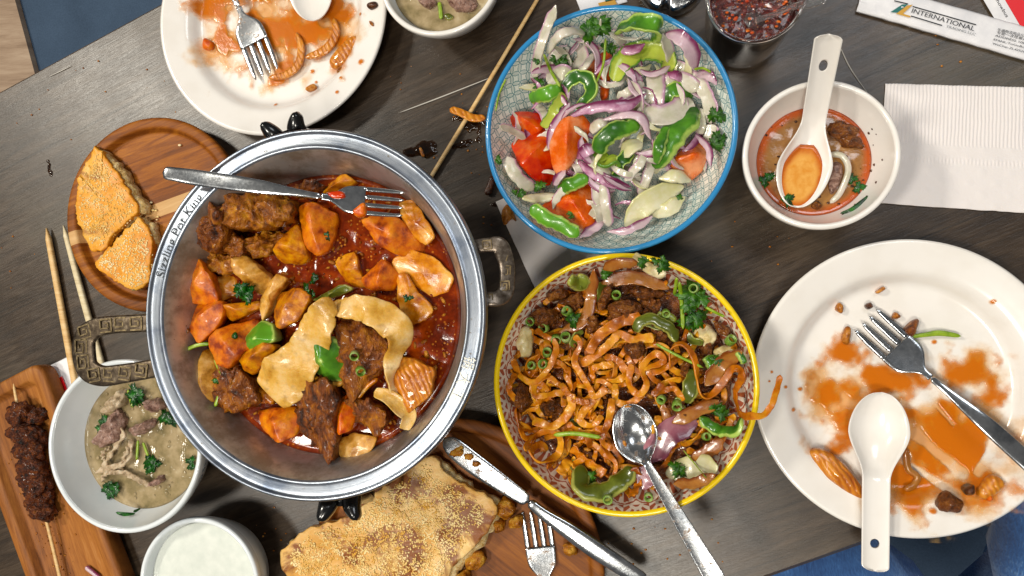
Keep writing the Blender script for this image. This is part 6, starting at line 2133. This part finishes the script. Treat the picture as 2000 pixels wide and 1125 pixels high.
# knife
kn_ = thing('table_knife', 'steel table knife with a soiled tip resting over the large round board', 'knife', tuple(P(1000, 960, .03)))
V, F, U = pstrip([(866, 856, .034), (885, 873, .034), (925, 905, .033), (980, 944, .031), (1033, 980, .029)], 0, [16, 38, 42, 36, 26], .0016, n=36, k=12, taper=.06, sq=.5)
mk('blade', V, F, MT['cutlery_dirty'], kn_, uv=U)
V, F, U = pstrip([(1031, 978, .029), (1060, 1002, .029), (1110, 1036, .028), (1170, 1078, .026), (1262, 1138, .022)], 0, [20, 24, 34, 38, 30], .0042, n=36, k=14, taper=.05, sq=.65)
mk('handle', V, F, MT['cutlery'], kn_, uv=U)
for i, (x, y, s) in enumerate([(893, 880, .006), (915, 892, .0035), (930, 906, .003)]):
    V, F = blob(P(x, y, .0345), (s, s * .7, .0012), 3, .5, seed=i)
    tag(mk('food_scrap', V, F, MT['filling']), ['largest brown scrap stuck on the knife tip', 'middle brown scrap stuck on the knife blade', 'last small brown scrap stuck on the knife blade'][i], 'scrap')
fork('steel fork on the large round board, tines against the knife', (1105, 1415), (1066, 1150), (1043, 996), (.026, .018, .0155), (24, 34, 14, 60), MT['cutlery_dirty'])

# ------------------------------------------------------------------ skewer tray
MT['tray'] = board_mat('skewer_tray_wood', [(.3, '5a2f0e'), (.48, '8e5420'), (.62, 'a6692c'), (.8, 'b98450')], math.radians(-67), scale=14)
tr_c = P(75, 705, .02)[:2]
ta = P(235, 1125, .02)[:2] - tr_c
ta /= np.linalg.norm(ta)
tn = np.array([ta[1], -ta[0]])
if tn[0] > 0:
    tn = -tn
TW_ = 186 * mpp(60, 900, .02)
TL_ = .30


def rrect(off, r, n=9):
    pts = []
    for (fx, fy, a0) in ((1, 1, 0), (0, 1, 90), (0, 0, 180), (1, 0, 270)):
        cx_ = (TL_ - off - r) if fx else off + r
        cy_ = (TW_ - off - r) if fy else off + r
        for i in range(n):
            a = math.radians(a0 + 90 * i / (n - 1))
            pts.append(tr_c + ta * (cx_ + r * math.cos(a)) + tn * (cy_ + r * math.sin(a)))
    return pts


tray = thing('skewer_tray', 'rectangular wooden tray with a carved hollow under the meat skewer', 'tray', (tr_c[0], tr_c[1], 0))
V, F = [], []
lay = [(.003, .010, .0005), (.0, .012, .005), (0, .012, .016), (.0012, .011, .0185), (.003, .010, .0192), (.0105, .009, .0192), (.012, .009, .0180), (.0135, .009, .013), (.016, .008, .0118)]
for off, r, z in lay:
    V += [(p[0], p[1], z) for p in rrect(off, r)]
N_ = 36
for i in range(len(lay) - 1):
    for j in range(N_):
        F.append((i * N_ + j, i * N_ + (j + 1) % N_, (i + 1) * N_ + (j + 1) % N_, (i + 1) * N_ + j))
F.append(tuple((len(lay) - 1) * N_ + j for j in range(N_)))
F.append(tuple(range(N_))[::-1])
mk('tray_body', V, F, MT['tray'], tray, origin=(tr_c[0], tr_c[1], 0))
MT['bamboo'] = wood('bamboo', [(.3, 'b98a4c'), (.5, 'd8b074'), (.75, 'e8cc98')], scale=40, stretch=6, rough=.5)
MT['bamboo_pale'] = wood('pale_bamboo', [(.3, 'b9a67e'), (.5, 'd6c49c'), (.75, 'eadfc0')], scale=40, stretch=6, rough=.5)
kb = thing('meat_skewer', 'charred meat skewer lying in the rectangular wooden tray', 'skewer', tuple(P(75, 900, .012)))
V, F, U = pstrip(C4([(56, 308, .018), (72, 400, .021), (130, 640, .022), (190, 875, .020), (252, 1135, .0175), (280, 1260, .017)]), 0, [3, 6, 6, 6, 7, 7], .0022, n=30, k=8, taper=.02)
mk('stick', V, F, MT['bamboo'], kb, uv=U)
for i, (x, y, rx, ry) in enumerate([(85, 452, 52, 48), (160, 455, 26, 34), (112, 535, 66, 46), (124, 600, 58, 48), (136, 668, 60, 46), (152, 735, 62, 46), (166, 800, 56, 46), (172, 848, 54, 34)]):
    q = C4([(x, y)])[0]
    s = mpp(*q, .02) / 2.142
    V, F = blob(P(*q, .0205), (rx * s, ry * s, .0085), 4, .38, 1.7, i * 2.1, rot=-.4, fine=.13)
    mk('meat_chunk', V, F, MT['kebab'], kb)
# spice and grease specks in the tray
mb = MB()
for i in range(130):
    t = r3.uniform(.05, .95)
    x = 60 + 170 * t + r3.gauss(0, 60) + 20
    y = 620 + 480 * t + r3.gauss(0, 40)
    q = C4([(x, y)])[0]
    p = P(*q, .0122)
    l = (p[:2] - tr_c) @ tn
    al = (p[:2] - tr_c) @ ta
    if l < .017 or l > TW_ - .017 or al < .017:
        continue
    V, F = ICO[1]
    s = r3.uniform(.0004, .0012)
    mb.add(V * np.array([s, s * .8, s * .4]) + p, F)
tag(mb.build('spice_crumbs', MT['crumb_brown']), 'spice crumbs scattered around the skewer in the wooden tray', 'crumbs', kind='stuff')
place('onion_strip', pstrip(C4([(358, 1085), (390, 1110), (420, 1135)]), .014, 9, .003, n=14), MT['onion_p'], 'small purple onion scrap in the wooden tray', 'onion')

# ------------------------------------------------------------------ chopsticks, bare skewer
def stick(name, label, pts, w_, mat, cat, sq=.7, group=None):
    V, F, U = pstrip(pts, 0, w_, w_[0] * mpp(pts[0][0], pts[0][1], 0) * .9, n=24, k=12, taper=.01, sq=sq)
    return tag(mk(name, V, F, mat, uv=U), label, cat, group)


stick('chopstick', 'yellow bamboo chopstick farther from the round board', [(91, 445, .0035), (112, 560, .0035), (147, 750, .0035), (185, 960, .0035)], [9.5, 11.5, 12.5, 13], MT['bamboo'], 'chopstick')
stick('chopstick', 'pale bamboo chopstick running from the round board under the pot handle', [(124, 440, .0035), (156, 560, .0035), (198, 710, .0035), (260, 930, .0035)], [9, 11.5, 12.5, 13], MT['bamboo_pale'], 'chopstick')
stick('bamboo_skewer', 'bare wooden skewer lying on the table between pot and salad bowl', [(1062, -22, .0055), (960, 150, .0045), (844, 342, .003), (800, 415, .002)], [7.5, 8, 8.5, 8], MT['bamboo'], 'skewer', sq=1)

# ------------------------------------------------------------------ papers and napkins
m = Mat('white_paper')
n = m.noise(m.coord(), 90, 5)
MT['paper'] = m.set(color=m.ramp(n, [(.3, 'd9d8dc'), (.7, 'eceaec')]), rough=.6, normal=m.bump(n, .2, .001))
m = Mat('napkin_tissue')
n = m.noise(m.coord(), 500, 4, .7)
MT['tissue'] = m.set(color='efe6e2', rough=.9, sss=.1, normal=m.bump(n, .4, .0006))


def sheet(name, label, cat, corners, z, mat, nx=60, ny=40, wr=.0006, wf=40, rib=None, parent=None, th=.0003, seed=0, crump=None):
    A, B, C_, D_ = [P(*c, z) for c in corners]
    V, F = [], []
    for sgn in (0, 1):
        for i in range(ny + 1):
            for j in range(nx + 1):
                u, v = j / nx, i / ny
                p = A * (1 - u) * (1 - v) + B * u * (1 - v) + C_ * u * v + D_ * (1 - u) * v
                e = min(u, 1 - u, v, 1 - v)
                zz = wr * (1 + fbm(p, wf, seed, 3)) * min(1, .2 + e * 8)
                if rib:
                    zz += rib(u, v)
                if crump:
                    zz += crump(u, v)
                p = p + np.array([.0004 * nz(p, 120, 3), .0004 * nz(p, 120, 5), zz - (th if sgn else 0)])
                V.append(p)
    s = (nx + 1) * (ny + 1)
    for i in range(ny):
        for j in range(nx):
            a = i * (nx + 1) + j
            F.append((a, a + nx + 1, a + nx + 2, a + 1))
            F.append((s + a, s + a + 1, s + a + nx + 2, s + a + nx + 1))
    per = [j for j in range(nx + 1)] + [(i + 1) * (nx + 1) - 1 for i in range(1, ny + 1)] + [ny * (nx + 1) + j for j in range(nx - 1, -1, -1)] + [i * (nx + 1) for i in range(ny - 1, 0, -1)]
    for k_ in range(len(per)):
        a, b = per[k_], per[(k_ + 1) % len(per)]
        F.append((a, b, s + b, s + a))
    o = mk(name, V, F, mat, parent)
    if parent is None:
        tag(o, label, cat)
    return o


def emboss(u, v):
    z = 0
    if v < .5:
        z += .00022 * math.sin(u * 2 * math.pi * 46)
    else:
        z += .0003 * max(0, math.sin(u * 40) * math.sin(v * 34)) ** 2 + .00022 * math.sin(u * 290) * math.exp(-((v - .62) / .02) ** 2)
    return z


sheet('paper_napkin', 'white embossed paper napkin beside the red broth bowl', 'napkin', [(1729, 163), (2062, 172), (2060, 420), (1716, 397)], .0012, MT['tissue'], nx=280, ny=110, wr=.0008, wf=25, rib=emboss)
sheet('paper_napkin', 'white paper napkin partly hidden under the salad and noodle bowls', 'napkin', [(968, 395), (1110, 330), (1190, 500), (1046, 566)], .0010, MT['tissue'], nx=80, ny=80, wr=.0008, wf=30, seed=4)


def flat_text(s, a, b, hpx, z, mat, parent, name='lettering'):
    """text running from photo point a to b on the plane z, cap height hpx"""
    V, F = text_mesh(s, 1.0)
    if not len(V):
        return None
    A, B = P(*a, z), P(*b, z)
    d = B - A
    L = np.linalg.norm(d[:2])
    d = d / L
    nn = np.array([-d[1], d[0], 0])
    x0, x1 = V[:, 0].min(), V[:, 0].max()
    sx = L / (x1 - x0)
    sy = hpx * mpp(*a, z) / .72
    out = [A + d * (v[0] - x0) * sx + nn * v[1] * sy for v in V]
    return mk(name, out, F, mat, parent, smooth=False)


def flat_poly(pts, z, mat, parent, name):
    V = [P(*p, z) for p in pts]
    return mk(name, V, [tuple(range(len(V)))], mat, parent, smooth=False)


# chopstick sleeve with print
ZSL = .006
slv = thing('chopstick_sleeve', 'white paper chopstick sleeve printed INTERNATIONAL near the broth bowl', 'paper sleeve', tuple(P(1850, 40, 0)))
dd = np.array([.9604, .2787])
nn_ = np.array([.2787, -.9604])
s0 = np.array([1674., 21.])
cs = [s0 + nn_ * 60, s0 + dd * 420 + nn_ * 62, s0 + dd * 420, s0]
sheet('sleeve', '', '', [tuple(c) for c in cs], .0035, MT['paper'], nx=120, ny=16, wr=.0003, wf=40, parent=slv, th=.0026, crump=lambda u, v: .0012 * math.sin(math.pi * v) ** .6 * min(1, u * 14) + (.0012 * math.sin(v * 19) * max(0, 1 - u * 22)))
ZTX = .0060
tx = lambda x, y: CS([(x, y)])[0]
flat_text('INTERNATIONAL', tx(742, 140), tx(1440, 346), 9.6, ZTX, MT['ink'], slv)
flat_text('TRADING LLC', tx(1128, 305), tx(1452, 398), 5.4, ZTX, MT['ink_grey'], slv)
for a, b in (((760, 72), (1465, 276)), ((740, 178), (1085, 284)), ((553, 8), (706, 44))):
    A, B = P(*tx(*a), ZTX), P(*tx(*b), ZTX)
    V, F = boxv(A, B, .0007, ZTX - .0002, ZTX + .0001)
    mk('printed_rule', V, F, MT['ink'], slv, smooth=False)
flat_poly([tx(640, 50), tx(705, 46), tx(590, 142), tx(508, 136)], ZTX, MT['ink_teal'], slv, 'logo_stroke')
flat_poly([tx(700, 60), tx(760, 52), tx(650, 152), tx(735, 178), tx(725, 196), tx(572, 154)], ZTX, MT['ink_gold'], slv, 'logo_stroke')
flat_text('&', tx(628, 90), tx(662, 82), 3.6, ZTX + .0002, MT['paper'], slv)
for i, (s, a, b, h_) in enumerate([('半通物流用品公司', (1700, 342), (2040, 420), 5), ('专营一次性餐具', (1694, 375), (2030, 455), 5), ('ADDRESS 108A', (1676, 405), (2050, 505), 4.2), ('EMAIL:ToGoBox@', (1660, 450), (2090, 560), 4.2), ('WeChat-ZL42520', (1645, 495), (2010, 590), 4.2)]):
    flat_text(s, tx(*a), tx(*b), h_, ZTX, MT['ink'], slv)
# card under the sleeve
card = thing('menu_card', 'red and white card lettered chowbus lying under the paper sleeve', 'card', tuple(P(1990, 0, 0)))
e0, e1_ = np.array([1921., 0.]), np.array([1941., 34.])
dc = (e1_ - e0) / np.linalg.norm(e1_ - e0)
nc = np.array([dc[1], -dc[0]])
k0 = e0 - dc * 120
w1 = 52
def cardquad(w0, w1_, z, mat, nm):
    q = [k0 + nc * w0, k0 + nc * w1_, k0 + nc * w1_ + dc * 230, k0 + nc * w0 + dc * 230]
    Vv = [P(*p, z) for p in q] + [P(*p, z - .0005) for p in q]
    F = [(0, 1, 2, 3), (7, 6, 5, 4), (0, 4, 5, 1), (1, 5, 6, 2), (2, 6, 7, 3), (3, 7, 4, 0)]
    return mk(nm, Vv, F, mat, card, smooth=False)
cardquad(0, 36, .0022, MT['paper'], 'white_band')
cardquad(36.2, 150, .0022, MT['ink_red'], 'red_field')
flat_text('chowbus', tx(1672, -18), tx(1800, 196), 6.5, .0026, MT['ink'], card)
# sleeve by the salad bowl
sl2 = thing('chopstick_sleeve', 'white paper sleeve with brown and teal marks behind the salad bowl', 'paper sleeve', tuple(P(1170, 0, 0)))
sheet('sleeve', '', '', [(1110, -40), (1200, -62), (1226, 4), (1136, 26)], .0012, MT['paper'], nx=24, ny=20, wr=.0004, parent=sl2)
flat_poly([(1168, 6), (1200, -2), (1205, 8), (1172, 15)], .0030, MT['ink_gold'], sl2, 'printed_mark')
flat_poly([(1180, -4), (1208, -12), (1211, -3), (1183, 4)], .0030, MT['ink_teal'], sl2, 'printed_mark')
# sleeve with red print under the clear soup bowl
sl3 = thing('chopstick_sleeve', 'white paper sleeve with a red square beside the skewer tray', 'paper sleeve', tuple(P(125, 740, 0)))
sheet('sleeve', '', '', [(88, 719), (142, 692), (215, 850), (160, 880)], .0008, MT['paper'], nx=30, ny=40, wr=.0004, parent=sl3)
flat_poly([(100, 745), (121, 735), (139, 780), (120, 792)], .0026, MT['ink_red'], sl3, 'red_square')

# ------------------------------------------------------------------ spills and scraps on the table
MT['spill'] = film_mat('dark_sauce_spill', '3a2410', '2a1608', '140a04', d1=.12, rough=.06)
z0f = lambda x, y: 0.0
film('sauce_spill', [(1530, 815, 68, 50, 1.2), (1450, 830, 45, 28, 1.0)], z0f, MT['spill'], 'dark sauce puddle on the table beside the pot rim', C=C1, zg=0, amp=.35, freq=160, step=.0006, th=.0016)
film('sauce_spill', [(1790, 670, 60, 45, 1.0), (1740, 640, 60, 22, .9), (1720, 790, 60, 14, .8), (1760, 770, 40, 14, .8), (1820, 740, 20, 30, .7)], z0f, MT['spill'], 'dark sauce splash under the fried strip by the salad bowl', C=C1, zg=0, amp=.6, freq=170, step=.0006, th=.0012)
film('sauce_spill', [(258, 290, 8, 26, 1.0), (252, 255, 9, 8, 1.0), (268, 320, 8, 16, 1.0)], z0f, MT['spill'], 'thin dark sauce streak on the bare table left of the round board', C=C3, zg=0, amp=.25, freq=250, step=.0004, th=.0006)
film('sauce_spill', [(585, 560, 22, 12, 1.0), (615, 545, 14, 12, 1.0)], z0f, MT['spill'], 'tiny dark drips on the table below the brown stick', C=conv(740, 180, 2.556), zg=0, amp=.4, freq=260, step=.0004, th=.0006)
place('food_scrap', pstrip(C1([(1662, 592), (1722, 612), (1790, 642), (1858, 640)]), .0085, [15, 16, 17, 14], .003, n=24, curl=.15, tilt=.3), MT['onion_layer'], 'orange fried strip lying on the bare skewer', 'scrap')
place('food_scrap', pstrip([(964, 344), (958, 362), (950, 381)], .003, [12, 14, 13], .004, n=14, sq=.6), MT['dark_bit'], 'dark brown stick scrap against the salad bowl', 'scrap')
place('mushroom_scrap', puff([(978, 412), (990, 398), (1000, 405), (1006, 424), (1010, 434), (998, 426), (988, 440), (982, 438)], .0015, .005, n=36, amp=.0008, dome=.3), MT['crumb_brown'], 'tan curled mushroom scrap on the napkin edge by the salad bowl', 'mushroom')
place('food_scrap', puff(C1([(1492, 800), (1510, 798), (1530, 850), (1512, 856)]), .001, .002, n=20), MT['crumb_brown'], 'tan sliver lying in the dark sauce puddle', 'scrap')

# crumbs scattered over the bare table
mb = MB()
r8 = random.Random(77)
for (x, y, sp_, n_) in [(880, 150, 60, 14), (930, 300, 50, 22), (1000, 440, 40, 12), (70, 250, 60, 8), (60, 520, 50, 8), (1480, 480, 60, 8), (1340, 1080, 60, 10), (1230, 1070, 40, 8), (530, 1040, 30, 8), (1850, 130, 60, 6), (250, 150, 60, 8)]:
    for i in range(n_):
        V, F = ICO[1]
        s_ = r8.uniform(.0004, .0012)
        mb.add(V * np.array([s_, s_ * r8.uniform(.5, 1), s_ * .5]) + P(x + r8.gauss(0, sp_), y + r8.gauss(0, sp_ * .7), s_ * .45), F)
tag(mb.build('table_crumbs', MT['crumb_brown']), 'tiny food crumbs scattered on the dark table', 'crumbs', kind='stuff')
for i, (pts, w_) in enumerate([([(1640, 90), (1662, 135), (1700, 190)], 2.2), ([(560, 1060), (580, 1085), (610, 1120)], 1.6), ([(95, 150), (120, 138), (140, 128)], 2.0)]):
    V, F, U = pstrip(pts, .0006, [w_ * .6, w_, w_ * .5], .0003, n=14, k=6)
    mk('scratch', V, F, MT['scratch'], tt, uv=U)
